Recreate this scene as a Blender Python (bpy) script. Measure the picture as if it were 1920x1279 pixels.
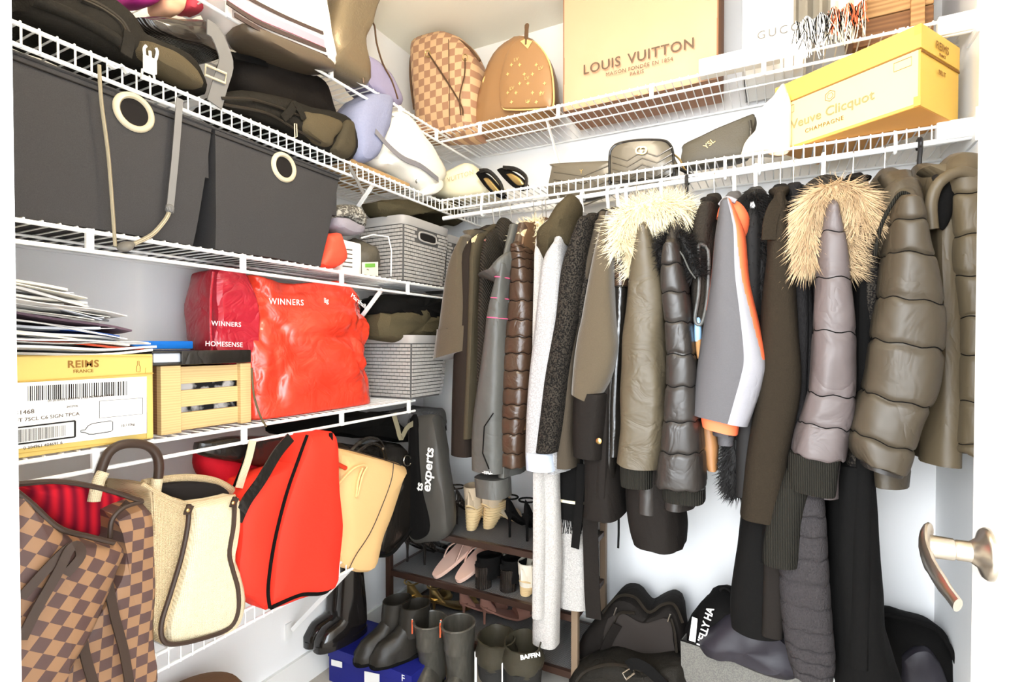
import bpy, math, random
from mathutils import Vector, Matrix, noise
random.seed(7)
for o in list(bpy.data.objects): bpy.data.objects.remove(o, do_unlink=True)
scene = bpy.context.scene
COL = scene.collection
R_ = math.radians

# ---------------------------------------------------------------- camera
FPX, YAW, PIT, CX, CY = 980.0, R_(27.0), R_(-0.9), 960.0, 659.0
CAM = Vector((1.45, -1.95, 1.17))
cam_d = bpy.data.cameras.new('camera'); cam = bpy.data.objects.new('camera', cam_d); COL.objects.link(cam)
cam.location = CAM
cam.rotation_euler = (R_(90) + PIT, 0, YAW)
cam_d.sensor_width = 36.0; cam_d.lens = 36.0 * FPX / 1920.0
cam_d.shift_y = (CY - 639.5) / 1920.0
cam_d.clip_start = 0.05
scene.camera = cam
# ---------------------------------------------------------------- world, light, exposure
w = bpy.data.worlds.new('world'); scene.world = w; w.use_nodes = True
bg = w.node_tree.nodes['Background']; bg.inputs[0].default_value = (0.86, 0.93, 1.0, 1); bg.inputs[1].default_value = 6.8
def area(name, loc, rot, sx, sy, power, color):
    d = bpy.data.lights.new(name, 'AREA'); d.shape = 'RECTANGLE'; d.size = sx; d.size_y = sy
    d.energy = power; d.color = color
    o = bpy.data.objects.new(name, d); COL.objects.link(o); o.location = loc; o.rotation_euler = rot
    return o
# added unseen area light behind the camera: assumed daylight through the closet doorway
area('assumed_hall_light', (0.95, -3.9, 1.75), (R_(86), 0, R_(-3)), 1.3, 1.3, 85, (0.95, 0.98, 1.0))
# (the assumed warm globe lamp on the closet ceiling lights the room from its own builder below)
vs = scene.view_settings
vs.view_transform = 'Standard'; vs.look = 'None'; vs.gamma = 1.0; vs.use_curve_mapping = False
vs.exposure = 0.62

# ---------------------------------------------------------------- projection helpers (photo pixel -> point on a real plane)
_c, _s = math.cos(YAW), math.sin(YAW)
FW = Vector((-_s*math.cos(PIT), _c*math.cos(PIT), math.sin(PIT))); RT = Vector((_c, _s, 0)); UP = RT.cross(FW)
def at(px, py, x=None, y=None, z=None):
    d = FW + RT*((px-CX)/FPX) + UP*((CY-py)/FPX)
    if x is not None: t = (x-CAM.x)/d.x
    elif y is not None: t = (y-CAM.y)/d.y
    else: t = (z-CAM.z)/d.z
    return CAM + d*t
# ---------------------------------------------------------------- colour / material helpers
def lin(c):
    c = c/255.0
    return c/12.92 if c <= 0.04045 else ((c+0.055)/1.055)**2.4
def rgb(c): return (lin(c[0]), lin(c[1]), lin(c[2]), 1.0)
MATS = {}
def mat(name, col, rough=0.8, metal=0.0, spec=0.3, kind='plain', col2=None, scale=40.0, bump=0.0, bscale=None, amount=0.5, sheen=0.0, coat=0.0, emit=0.0, stretch=(1,1,1), coord='Object', crease=None):
    if name in MATS: return MATS[name]
    if rough >= 0.75 and spec == 0.3: spec = 0.12
    m = bpy.data.materials.new(name); m.use_nodes = True; MATS[name] = m
    nt = m.node_tree; N = nt.nodes; Lk = nt.links; b = N['Principled BSDF']
    b.inputs['Base Color'].default_value = rgb(col); b.inputs['Roughness'].default_value = rough
    b.inputs['Metallic'].default_value = metal; b.inputs['Specular IOR Level'].default_value = spec
    if sheen: b.inputs['Sheen Weight'].default_value = sheen
    if coat: b.inputs['Coat Weight'].default_value = coat; b.inputs['Coat Roughness'].default_value = 0.15
    if emit:
        b.inputs['Emission Color'].default_value = rgb(col); b.inputs['Emission Strength'].default_value = emit
    if kind == 'plain' and not bump and not crease: return m
    tc = N.new('ShaderNodeTexCoord'); mp = N.new('ShaderNodeMapping'); Lk.new(tc.outputs['UV' if coord == 'UV' else 'Object'], mp.inputs[0])
    mp.inputs['Scale'].default_value = stretch
    c2 = rgb(col2) if col2 else tuple(x*0.5 for x in rgb(col)[:3])+(1,)
    fac = None
    if kind in ('noise', 'speckle', 'plain'):
        t = N.new('ShaderNodeTexNoise'); t.inputs['Scale'].default_value = scale; t.inputs['Detail'].default_value = 3
        Lk.new(mp.outputs[0], t.inputs['Vector']); fac = t.outputs['Fac']
        if kind == 'speckle':
            r = N.new('ShaderNodeValToRGB'); r.color_ramp.elements[0].position = 0.44; r.color_ramp.elements[1].position = 0.56
            Lk.new(fac, r.inputs[0]); fac = r.outputs[0]
    elif kind == 'checker':
        t = N.new('ShaderNodeTexChecker'); t.inputs['Scale'].default_value = scale; Lk.new(mp.outputs[0], t.inputs['Vector']); fac = t.outputs['Fac']
    elif kind in ('weave', 'knit', 'stripe', 'wood'):
        t = N.new('ShaderNodeTexWave'); t.inputs['Scale'].default_value = scale; t.wave_type = 'BANDS'
        t.bands_direction = 'X' if kind in ('stripe',) else ('Y' if kind == 'weave' else 'DIAGONAL' if kind == 'knit' else 'Z')
        if kind == 'wood': t.inputs['Distortion'].default_value = 6.0; t.inputs['Detail'].default_value = 3; t.inputs['Detail Scale'].default_value = 1.2
        if kind == 'knit': t.inputs['Distortion'].default_value = 2.0
        Lk.new(mp.outputs[0], t.inputs['Vector']); fac = t.outputs['Fac']
        if kind == 'weave':
            t2 = N.new('ShaderNodeTexWave'); t2.inputs['Scale'].default_value = scale; t2.bands_direction = 'X'; Lk.new(mp.outputs[0], t2.inputs['Vector'])
            mu = N.new('ShaderNodeMath'); mu.operation = 'MULTIPLY'; Lk.new(t.outputs['Fac'], mu.inputs[0]); Lk.new(t2.outputs['Fac'], mu.inputs[1]); fac = mu.outputs[0]
    if kind != 'plain':
        mx = N.new('ShaderNodeMix'); mx.data_type = 'RGBA'
        mx.inputs[6].default_value = rgb(col); mx.inputs[7].default_value = c2
        sc = N.new('ShaderNodeMath'); sc.operation = 'MULTIPLY'; sc.inputs[1].default_value = 1.0 if kind in ('checker', 'speckle') else amount
        Lk.new(fac, sc.inputs[0]); Lk.new(sc.outputs[0], mx.inputs[0]); Lk.new(mx.outputs[2], b.inputs['Base Color'])
    if bump:
        bp = N.new('ShaderNodeBump'); bp.inputs['Strength'].default_value = bump; bp.inputs['Distance'].default_value = 0.004
        if bscale:
            t3 = N.new('ShaderNodeTexNoise'); t3.inputs['Scale'].default_value = bscale; t3.inputs['Detail'].default_value = 4
            Lk.new(mp.outputs[0], t3.inputs['Vector']); Lk.new(t3.outputs['Fac'], bp.inputs['Height'])
        else: Lk.new(fac, bp.inputs['Height'])
        Lk.new(bp.outputs[0], b.inputs['Normal'])
    if crease:      # fine cloth creases: ridged noise, stretched
        cs, cd, cst = crease
        mp2 = N.new('ShaderNodeMapping'); mp2.inputs['Scale'].default_value = cst; Lk.new(tc.outputs['Object'], mp2.inputs[0])
        t4 = N.new('ShaderNodeTexNoise'); t4.inputs['Scale'].default_value = cs; t4.inputs['Detail'].default_value = 3; t4.inputs['Distortion'].default_value = 0.9
        Lk.new(mp2.outputs[0], t4.inputs['Vector'])
        sb = N.new('ShaderNodeMath'); sb.operation = 'SUBTRACT'; sb.inputs[1].default_value = 0.5; Lk.new(t4.outputs['Fac'], sb.inputs[0])
        ab = N.new('ShaderNodeMath'); ab.operation = 'ABSOLUTE'; Lk.new(sb.outputs[0], ab.inputs[0])
        pw = N.new('ShaderNodeMath'); pw.operation = 'POWER'; pw.inputs[1].default_value = 0.9; Lk.new(ab.outputs[0], pw.inputs[0])
        bp2 = N.new('ShaderNodeBump'); bp2.inputs['Strength'].default_value = 1.0; bp2.inputs['Distance'].default_value = cd
        Lk.new(pw.outputs[0], bp2.inputs['Height'])
        if bump: Lk.new(bp.outputs[0], bp2.inputs['Normal'])
        Lk.new(bp2.outputs[0], b.inputs['Normal'])
    return m

# ---------------------------------------------------------------- object helpers
def tag(o, label=None, cat=None, group=None, kind=None):
    if label: o['label'] = label
    if cat: o['category'] = cat
    if group: o['group'] = group
    if kind: o['kind'] = kind
    return o
def thing(name, label, cat, loc, group=None):
    o = bpy.data.objects.new(name, None); COL.objects.link(o); o.location = loc; o.empty_display_size = 0.05
    return tag(o, label, cat, group)
def sel(n, k=2.0, e=2.0):      # superellipse unit ring
    out = []
    for i in range(n):
        a = 2*math.pi*i/n; c, s = math.cos(a), math.sin(a)
        out.append((math.copysign(abs(c)**(2.0/e), c), math.copysign(abs(s)**(2.0/e), s)))
    return out
class MB:
    """collects shapes in world coordinates; build() links them as one mesh object"""
    def __init__(s): s.v = []; s.f = []; s.uv = []; s.mi = []
    def add(s, vs_, fs, uvs=None, mi=0):
        b = len(s.v); s.v += [Vector(v) for v in vs_]
        for k, f in enumerate(fs):
            s.f.append(tuple(b+i for i in f)); s.mi.append(mi if not callable(mi) else mi(k))
            s.uv.append([uvs[i] for i in f] if uvs else [(0, 0)]*len(f))
        return s
    def loft(s, rings, caps=(1, 1), closed=True, mi=0):
        n = len(rings[0]); m = len(rings); b = len(s.v)
        s.v += [Vector(p) for r in rings for p in r]
        us = []
        for r in rings:
            acc = [0.0]
            for i in range(n): acc.append(acc[-1] + (Vector(r[(i+1) % n])-Vector(r[i])).length)
            us.append(acc)
        vsum = [0.0]
        for j in range(1, m): vsum.append(vsum[-1] + sum((Vector(rings[j][i])-Vector(rings[j-1][i])).length for i in range(0, n, max(1, n//6)))/len(range(0, n, max(1, n//6))))
        um = us[m//2]
        for j in range(m-1):
            for i in range(n if closed else n-1):
                k = (i+1) % n
                s.f.append((b+j*n+i, b+j*n+k, b+(j+1)*n+k, b+(j+1)*n+i))
                s.uv.append([(um[i], vsum[j]), (um[i+1], vsum[j]), (um[i+1], vsum[j+1]), (um[i], vsum[j+1])])
                s.mi.append(mi(j, i) if callable(mi) else mi)
        if closed:
            if caps[0]: s.f.append(tuple(b+i for i in reversed(range(n)))); s.uv.append([(um[i], 0) for i in range(n)]); s.mi.append(mi(0, 0) if callable(mi) else mi)
            if caps[1]: s.f.append(tuple(b+(m-1)*n+i for i in range(n))); s.uv.append([(um[i], vsum[-1]) for i in range(n)]); s.mi.append(mi(m-2, 0) if callable(mi) else mi)
        return s
    def tube(s, path, r, n=8, closed=False, flat=None, caps=(1, 1), mi=0):
        path = [Vector(p) for p in path]; m = len(path); rings = []; prev = None
        for j in range(m):
            a = path[(j-1) % m] if (closed or j > 0) else path[j]; c = path[(j+1) % m] if (closed or j < m-1) else path[j]
            t = (c-a)
            t = t.normalized() if t.length > 1e-9 else Vector((0, 0, 1))
            if prev is None:
                u = t.orthogonal().normalized() if flat is None else (Vector(flat) - t*Vector(flat).dot(t)).normalized()
            else: u = (prev - t*prev.dot(t)); u = u.normalized() if u.length > 1e-6 else t.orthogonal().normalized()
            if flat is not None:
                q = (Vector(flat) - t*Vector(flat).dot(t))
                if q.length > 0.05: u = q.normalized()
            prev = u; w_ = t.cross(u)
            rr = r[j] if isinstance(r, list) else r
            ra, rb = (rr if isinstance(rr, (list, tuple)) else (rr, rr))
            rings.append([path[j] + u*(ra*math.cos(2*math.pi*i/n)) + w_*(rb*math.sin(2*math.pi*i/n)) for i in range(n)])
        if closed: rings.append(rings[0]); caps = (0, 0)
        return s.loft(rings, caps, mi=mi)
    def strap(s, path, wdt, thk, nrm, mi=0):     # flat band: width across, thin along nrm
        path = [Vector(p) for p in path]; m = len(path); rings = []
        for j in range(m):
            t = (path[min(j+1, m-1)] - path[max(j-1, 0)]).normalized()
            n_ = nrm[j] if isinstance(nrm, list) else Vector(nrm)
            n_ = (Vector(n_) - t*Vector(n_).dot(t)).normalized(); w_ = t.cross(n_)
            rings.append([path[j]+w_*(wdt/2)+n_*(thk/2), path[j]-w_*(wdt/2)+n_*(thk/2), path[j]-w_*(wdt/2)-n_*(thk/2), path[j]+w_*(wdt/2)-n_*(thk/2)])
        return s.loft(rings, mi=mi)
    def box(s, lo, hi, b=0.0, M=None, mi=0):
        x0, y0, z0 = lo; x1, y1, z1 = hi
        if x1 < x0: x0, x1 = x1, x0
        if y1 < y0: y0, y1 = y1, y0
        if z1 < z0: z0, z1 = z1, z0
        def ring(i, z):
            r = b
            if r <= 0: pts = [(x0, y0), (x1, y0), (x1, y1), (x0, y1)]
            else:
                q = r*0.3; pts = []
                for cx_, cy_, a0 in ((x0+r, y0+r, 180), (x1-r, y0+r, 270), (x1-r, y1-r, 0), (x0+r, y1-r, 90)):
                    for k in range(3):
                        a = R_(a0+k*45); pts.append((cx_+(r-i)*math.cos(a), cy_+(r-i)*math.sin(a)))
            return [Vector((p[0], p[1], z)) for p in pts]
        rings = [ring(0, z0), ring(0, z1)] if b <= 0 else [ring(b*0.7, z0), ring(b*0.2, z0+b*0.3), ring(0, z0+b), ring(0, z1-b), ring(b*0.2, z1-b*0.3), ring(b*0.7, z1)]
        if M: rings = [[M @ p for p in r] for r in rings]
        return s.loft(rings, mi=mi)
    def lathe(s, prof, M=None, n=20, mi=0, caps=(1, 1)):     # prof: (radius, z)
        rings = [[Vector((r*math.cos(2*math.pi*i/n), r*math.sin(2*math.pi*i/n), z)) for i in range(n)] for r, z in prof]
        if M: rings = [[M @ p for p in r] for r in rings]
        return s.loft(rings, caps, mi=mi)
    def grid(s, P, mi=0, thick=0.0):          # P[j][i] points -> sheet (two sided with thickness)
        m = len(P); n = len(P[0]); b = len(s.v); P = [[Vector(p) for p in r] for r in P]
        ul = [[0.0]*n for _ in range(m)]; vl = [[0.0]*n for _ in range(m)]
        for j in range(m):
            for i in range(n):
                if i: ul[j][i] = ul[j][i-1] + (P[j][i]-P[j][i-1]).length
                if j: vl[j][i] = vl[j-1][i] + (P[j][i]-P[j-1][i]).length
        layers = [P]
        if thick:
            nr = [[None]*n for _ in range(m)]
            for j in range(m):
                for i in range(n):
                    du = P[j][min(i+1, n-1)]-P[j][max(i-1, 0)]; dv = P[min(j+1, m-1)][i]-P[max(j-1, 0)][i]
                    q = du.cross(dv); nr[j][i] = q.normalized() if q.length > 1e-12 else Vector((0, 0, 1))
            layers.append([[P[j][i]-nr[j][i]*thick for i in range(n)] for j in range(m)])
        for l, Q in enumerate(layers):
            b = len(s.v); s.v += [p for r in Q for p in r]
            for j in range(m-1):
                for i in range(n-1):
                    q = (b+j*n+i, b+j*n+i+1, b+(j+1)*n+i+1, b+(j+1)*n+i); u = [(ul[j][i], vl[j][i]), (ul[j][i+1], vl[j][i+1]), (ul[j+1][i+1], vl[j+1][i+1]), (ul[j+1][i], vl[j+1][i])]
                    if l: q = q[::-1]; u = u[::-1]
                    s.f.append(q); s.uv.append(u); s.mi.append(mi(j, i) if callable(mi) else mi)
        if thick:
            b0 = len(s.v) - 2*m*n; b1 = b0 + m*n
            edge = [(j, 0) for j in range(m)] + [(m-1, i) for i in range(1, n)] + [(j, n-1) for j in range(m-2, -1, -1)] + [(0, i) for i in range(n-2, 0, -1)]
            for k in range(len(edge)):
                j, i = edge[k]; j2, i2 = edge[(k+1) % len(edge)]
                s.f.append((b0+j*n+i, b0+j2*n+i2, b1+j2*n+i2, b1+j*n+i)); s.uv.append([(0, 0)]*4); s.mi.append(mi(min(j, m-2), min(i, n-2)) if callable(mi) else mi)
        return s
    def wob(s, amp, freq=8.0, seed=0.0, sc=(1, 1, 1), start=0):
        for i in range(start, len(s.v)):
            p = s.v[i]; q = Vector((p.x*sc[0]*freq+seed, p.y*sc[1]*freq+seed*1.7, p.z*sc[2]*freq))
            s.v[i] = p + noise.noise_vector(q)*amp
        return s
    def build(s, name, mats, parent=None, smooth=True, label=None, cat=None, group=None, kind=None, origin=None, angle=40):
        if not isinstance(mats, (list, tuple)): mats = [mats]
        if parent is not None: org = worldloc(parent)
        elif origin is not None: org = Vector(origin)
        else:
            zs = min(v.z for v in s.v); n = len(s.v)
            org = Vector((sum(v.x for v in s.v)/n, sum(v.y for v in s.v)/n, zs))
        me = bpy.data.meshes.new(name)
        my = org if parent is None else org
        me.from_pydata([tuple(v-my) for v in s.v], [], s.f)
        uvl = me.uv_layers.new(name='UVMap'); k = 0
        flat = [c for f in s.uv for u in f for c in u]
        uvl.data.foreach_set('uv', flat)
        for m_ in mats: me.materials.append(m_)
        if len(mats) > 1: me.polygons.foreach_set('material_index', s.mi)
        if smooth:
            me.polygons.foreach_set('use_smooth', [True]*len(me.polygons))
            try: me.set_sharp_from_angle(angle=R_(angle))
            except Exception: pass
        me.update()
        o = bpy.data.objects.new(name, me); COL.objects.link(o)
        if parent is None: o.location = org
        else: o.parent = parent
        return tag(o, label, cat, group, kind)
def worldloc(o):
    v = Vector(o.location); p = o.parent
    while p is not None: v = v + Vector(p.location); p = p.parent
    return v
def catmull(pts, n):
    pts = [tuple(p) for p in pts]; out = []; m = len(pts)
    for k in range(n):
        t = k/(n-1)*(m-1); i = min(int(t), m-2); f = t-i
        p0, p1, p2, p3 = pts[max(i-1, 0)], pts[i], pts[i+1], pts[min(i+2, m-1)]
        out.append(tuple(0.5*((2*b)+(-a+c)*f+(2*a-5*b+4*c-d)*f*f+(-a+3*b-3*c+d)*f**3) for a, b, c, d in zip(p0, p1, p2, p3)))
    return out
def lerp(a, b, t): return a+(b-a)*t
def interp(tab, x):            # piecewise-linear table [(x, v)...]
    if x <= tab[0][0]: return tab[0][1]
    for (a, va), (b, vb) in zip(tab, tab[1:]):
        if x <= b: return lerp(va, vb, (x-a)/(b-a)) if b > a else vb
    return tab[-1][1]
def text(name, string, size, org, right, up, m, parent, align='CENTER', lift=0.0012, ext=0.0003, warp=None, spacing=1.0, bold=0.0):
    cu = bpy.data.curves.new(name, 'FONT'); cu.body = string; cu.size = size; cu.align_x = align; cu.align_y = 'CENTER'
    cu.extrude = ext; cu.space_character = spacing; cu.offset = bold; cu.resolution_u = 3
    to = bpy.data.objects.new('tmp_text', cu); COL.objects.link(to)
    dg = bpy.context.evaluated_depsgraph_get(); dg.update()
    me = bpy.data.meshes.new_from_object(to.evaluated_get(dg)); bpy.data.objects.remove(to, do_unlink=True); bpy.data.curves.remove(cu)
    right = Vector(right).normalized(); up = Vector(up); up = (up-right*up.dot(right)).normalized(); nn = right.cross(up); org = Vector(org)
    pl = worldloc(parent) if parent else Vector()
    for v in me.vertices:
        p = org + right*v.co.x + up*v.co.y + nn*(v.co.z+lift)
        if warp: p = warp(p)
        v.co = p - pl
    me.name = name; me.materials.clear(); me.materials.append(m)
    o = bpy.data.objects.new(name, me); COL.objects.link(o)
    if parent: o.parent = parent
    return o
def fur(surf, n, length, m, name, parent, droop=0.4, rad=0.0035, jitter=0.6, outward=None):
    """surf(): returns (point, normal). Each tuft is a thin 3-sided spike."""
    vs_, fs = [], []
    n = int(n*2.6); rad = rad*0.62
    for _ in range(n):
        p, nr = surf(); p = Vector(p); nr = Vector(nr).normalized()
        dr = (nr + Vector((random.uniform(-1, 1), random.uniform(-1, 1), random.uniform(-1, 1)))*jitter + Vector((0, 0, -droop))).normalized()
        L = length*random.uniform(0.6, 1.25); u = dr.orthogonal().normalized(); v = dr.cross(u); b = len(vs_)
        for k in range(3):
            a = 2.094*k; vs_.append(p + u*rad*math.cos(a) + v*rad*math.sin(a))
        vs_.append(p + dr*L*0.55 + Vector((0, 0, -droop*L*0.10))); vs_[-1] = vs_[-1]
        vs_.append(p + dr*L + Vector((0, 0, -droop*L*0.35)))
        for k in range(3):
            fs.append((b+k, b+(k+1) % 3, b+4))
    mb = MB(); mb.add(vs_, fs)
    return mb.build(name, m, parent, smooth=False)
# ---------------------------------------------------------------- room shell
RW, FY, CH = 1.87, -1.77, 2.436
M_wall = mat('wall_paint', (246, 246, 246), 0.75, bump=0.05, scale=220)
M_wall_r = M_wall
M_ceil = mat('ceiling_paint', (246, 242, 226), 0.85, bump=0.08, scale=160)
M_trim = mat('trim_paint', (240, 239, 235), 0.45)
M_floor = mat('floor_carpet', (205, 197, 186), 0.95, kind='noise', col2=(180, 170, 158), scale=300, bump=0.4)
M_wire = mat('white_coated_wire', (244, 244, 242), 0.35, spec=0.5)
def struct(name, mb, m, parent=None):
    o = mb.build(name, m, parent, smooth=False, origin=(0, 0, 0) if parent is None else None); o['kind'] = 'structure'; return o
struct('floor', MB().box((-0.2, -4.2, -0.08), (2.6, 0.1, 0.0)), M_floor)
struct('ceiling', MB().box((-0.1, FY-0.1, CH), (RW+0.1, 0.1, CH+0.08)), M_ceil)
struct('wall_left', MB().box((-0.1, FY-0.1, 0), (0, 0.1, CH)), M_wall)
struct('wall_back', MB().box((0, 0, 0), (RW, 0.1, CH)), M_wall)
struct('wall_right', MB().box((RW, FY-0.1, 0), (RW+0.1, 0.1, CH)), M_wall_r)
JX = at(31, 640, y=FY+0.004).x
struct('wall_front', MB().box((0, FY-0.1, 0), (JX-0.02, FY, CH)).box((1.76, FY-0.1, 0), (RW, FY, CH)).box((JX-0.02, FY-0.1, 2.05), (1.76, FY, CH)), M_wall)
struct('trim_1', MB().box((JX-0.02, FY-0.11, 0), (JX, FY+0.004, 2.05)).box((JX-0.115, FY, 0), (JX-0.052, FY+0.016, 2.1)), M_trim)
struct('trim_2', MB().box((1.742, FY-0.11, 0), (1.76, FY+0.004, 2.05)).box((JX, FY-0.11, 2.03), (1.742, FY+0.004, 2.05)), M_trim)
def baseboard(name, lo, hi): struct(name, MB().box(lo, hi, 0.0), M_trim)
baseboard('baseboard_left', (0, FY, 0), (0.013, 0, 0.10))
baseboard('baseboard_back', (0.013, -0.013, 0), (RW, 0, 0.10))
baseboard('baseboard_right', (RW-0.013, FY, 0), (RW, -0.013, 0.10))
# door leaf, opened into the closet
door = struct('door_1', MB().box((1.70, FY+0.012, 0.012), (1.735, -0.985, 2.03), 0.002), M_trim)
M_steel = mat('brushed_nickel', (196, 188, 176), 0.28, metal=1.0)
for z0, z1, pq in ((0.18, at(1884, 1195, x=1.7).z, at(1884, 1195, x=1.7).y), (1.05, 1.86, at(1908, 300, x=1.7).y)):          # raised panels of the leaf
    p0, p1 = -1.66, pq
    mb = MB()
    mb.loft([[(1.7005, p0, z0), (1.7005, p1, z0), (1.7005, p1, z1), (1.7005, p0, z1)], [(1.694, p0+.014, z0+.014), (1.694, p1-.014, z0+.014), (1.694, p1-.014, z1-.014), (1.694, p0+.014, z1-.014)], [(1.699, p0+.03, z0+.03), (1.699, p1-.03, z0+.03), (1.699, p1-.03, z1-.03), (1.699, p0+.03, z1-.03)]])
    mb.build('door_panel', M_trim, door, smooth=False)
ly, lz = at(1856, 1040, x=1.70).y, at(1856, 1040, x=1.70).z
h = thing('lever_handle', None, None, (1.70, ly, lz)); h.parent = door
Mx = Matrix.Translation((1.70, ly, lz)) @ Matrix.Rotation(R_(-90), 4, 'Y')
MB().lathe([(0.034, 0.0), (0.034, 0.004), (0.031, 0.008), (0.020, 0.012), (0.014, 0.02)], Mx, 28).build('rose', M_steel, h)
MB().lathe([(0.0135, 0.012), (0.0135, 0.034), (0.0128, 0.035), (0.0128, 0.037), (0.0145, 0.038), (0.0155, 0.066), (0.013, 0.072)], Mx, 24).build('neck', M_steel, h)
pth = catmull([(1.642, ly+0.020, lz+0.016), (1.632, ly+0.004, lz+0.010), (1.628, ly-0.026, lz-0.004), (1.632, ly-0.062, lz-0.018), (1.644, ly-0.098, lz-0.036)], 18)
rr = [(0.003, 0.008), (0.005, 0.014), (0.006, 0.0175)] + [(0.0065, 0.019)]*4 + [(0.006, 0.017)]*4 + [(0.0055, 0.014)]*4 + [(0.005, 0.0115)]*3
MB().tube(pth, rr, 14, flat=(1, 0, 0)).build('lever', M_steel, h)
# assumed ceiling lamp, unseen (above the frame): added globe on a short stem
lx, ly_ = 0.92, -1.2
lamp = thing('assumed_ceiling_lamp', 'assumed white globe lamp on a short stem under the closet ceiling', 'lamp', (lx, ly_, CH))
M_globe = mat('lamp_glass', (255, 239, 212), 0.4, emit=76.0)
TL = Matrix.Translation((lx, ly_, 0))
MB().lathe([(0.06, CH-0.001), (0.06, CH-0.012), (0.02, CH-0.025)], TL, 28).build('ceiling_rose', M_trim, lamp)
MB().lathe([(0.008, CH-0.02), (0.008, CH-0.22)], TL, 12).build('stem', M_trim, lamp)
MB().lathe([(0.018, CH-0.21)]+[(0.065*math.sin(a), CH-0.27+0.065*math.cos(a)) for a in [R_(18+k*16) for k in range(10)]]+[(0.002, CH-0.335)], TL, 28).build('globe', M_globe, lamp)

# ---------------------------------------------------------------- wire shelves
def wire_shelf(label, axis, a0, a1, z, depth, ladder, posts=(), rod=None, braces=(), rodhooks=(), end=None):
    """axis 'y': along the left wall (front at x=depth); axis 'x': along the back wall (front at y=-depth)."""
    def P(a, d, zz): return (d, a, zz) if axis == 'y' else (a, -d, zz)
    mid = (a0+a1)/2
    t = thing('wire_shelf', label, 'shelf', P(mid, 0.0, z-0.04))
    rr, wr = 0.0042, 0.0019
    for nm, d, zz in (('back_rail', 0.012, z-0.005), ('middle_rail', depth*0.52, z-0.005), ('front_rail', depth, z-0.004), ('lip_rail', depth, z-0.040)):
        MB().tube([P(a0, d, zz), P(a1, d, zz)], rr if 'middle' not in nm else 0.003, 8).build(nm, M_wire, t)
    n = int(abs(a1-a0)/0.0254); mb = MB(); ml = MB()
    for i in range(n+1):
        a = a0 + (a1-a0)*(i+0.3)/(n+0.6)
        mb.tube([P(a, 0.008, z+0.0005), P(a, depth+0.003, z+0.0005)], wr, 5)
        if ladder: ml.tube([P(a, depth+0.002, z+0.0005), P(a, depth+0.004, z-0.006), P(a, depth+0.004, z-0.043)], wr, 5)
    mb.build('deck_wires', M_wire, t, kind='stuff')
    if ladder: ml.build('lip_wires', M_wire, t, kind='stuff')
    for a in posts:
        MB().box(*[Vector(P(a-0.006 if k == 0 else a+0.006, depth-0.003 if k == 0 else depth+0.005, z-0.044 if k == 0 else z+0.001)) for k in (0, 1)]).build('lip_post', M_wire, t, smooth=False)
    for a in braces:
        b = MB().strap([P(a, depth-0.008, z-0.035), P(a, 0.02, z-0.31)], 0.014, 0.004, P(1, 0, 0) if axis == 'x' else (0, 1, 0)).build('brace', M_wire, t, smooth=False)
        MB().box(Vector(P(a-0.012, 0.0, z-0.345)), Vector(P(a+0.012, 0.006, z-0.29)), 0.0).build('wall_plate', M_wire, b, smooth=False)
    if rod:
        z0, z1 = rod
        def zr(a): return lerp(z0, z1, (a-a0)/(a1-a0))
        MB().tube([P(a0+0.01, depth, zr(a0)), P(a1, depth, zr(a1))], 0.0075, 12).build('hang_rod', M_wire, t)
        for a in rodhooks:
            pts = [P(a, depth+0.004, z-0.002), P(a, depth+0.010, z-0.03), P(a, depth+0.010, zr(a)-0.004), P(a, depth+0.002, zr(a)-0.0125), P(a, depth-0.010, zr(a)-0.008)]
            MB().tube(catmull(pts, 12), 0.0042, 7).build('rod_hook', M_wire, t)
    if end:
        for zz in end:
            MB().box(Vector(P(a1-0.075, depth-0.012, zz-0.042)), Vector(P(a1, depth+0.012, zz+0.004)), 0.003).build('end_bracket', M_wire, t, smooth=False)
            MB().box(Vector(P(a1-0.006, depth-0.05, zz-0.06)), Vector(P(a1, depth+0.03, zz+0.02)), 0.0).build('end_plate', M_wire, t, smooth=False)
    return t
Z1, Z2, Z3, Z4, Z5 = 1.969, 1.712, 1.382, 0.971, 0.528
SD = 0.305
yv = lambda px, py, x=SD: at(px, py, x=x).y
wire_shelf('white wire shelf along the left wall just under the ceiling', 'y', FY, -0.0, Z1, SD, False, posts=(yv(428, 20), yv(620, 140), yv(750, 215), -0.327))
wire_shelf('white wire shelf along the back wall under the ceiling, holding the paper carrier bag', 'x', SD+0.006, RW, Z1, SD, False, posts=[at(p, q, y=-SD).x for p, q in ((900, 240), (1047, 205), (1222, 165), (1432, 120), (1690, 55))], end=(Z1,), braces=(0.74,))
wire_shelf('white wire shelf along the left wall carrying black backpacks above the fabric bins', 'y', FY, 0, Z2, SD, True, braces=(-0.66,))
wire_shelf('white wire shelf along the back wall with the coat rail under it', 'x', SD+0.006, RW, Z2, SD, True, rod=(1.640, 1.672), rodhooks=[at(p, q, y=-SD).x for p, q in ((905, 395), (1360, 345), (1424, 335), (1678, 285))], end=(Z2,), braces=(0.78, 1.2))
wire_shelf('white wire shelf along the left wall under the black fabric bins', 'y', FY, -0.2, Z3, SD, False, posts=(yv(167, 455), yv(455, 495), yv(640, 515), yv(764, 540)), braces=(-0.62,))
wire_shelf('white wire shelf along the left wall holding the yellow carton and red bag', 'y', FY, -0.46, Z4, SD, False, posts=(yv(178, 870), yv(457, 815), yv(640, 785), yv(766, 762)))
wire_shelf('lowest white wire shelf on the left wall under the standing handbags', 'y', FY, -0.74, Z5, SD, True, braces=(-0.75,))
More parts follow.
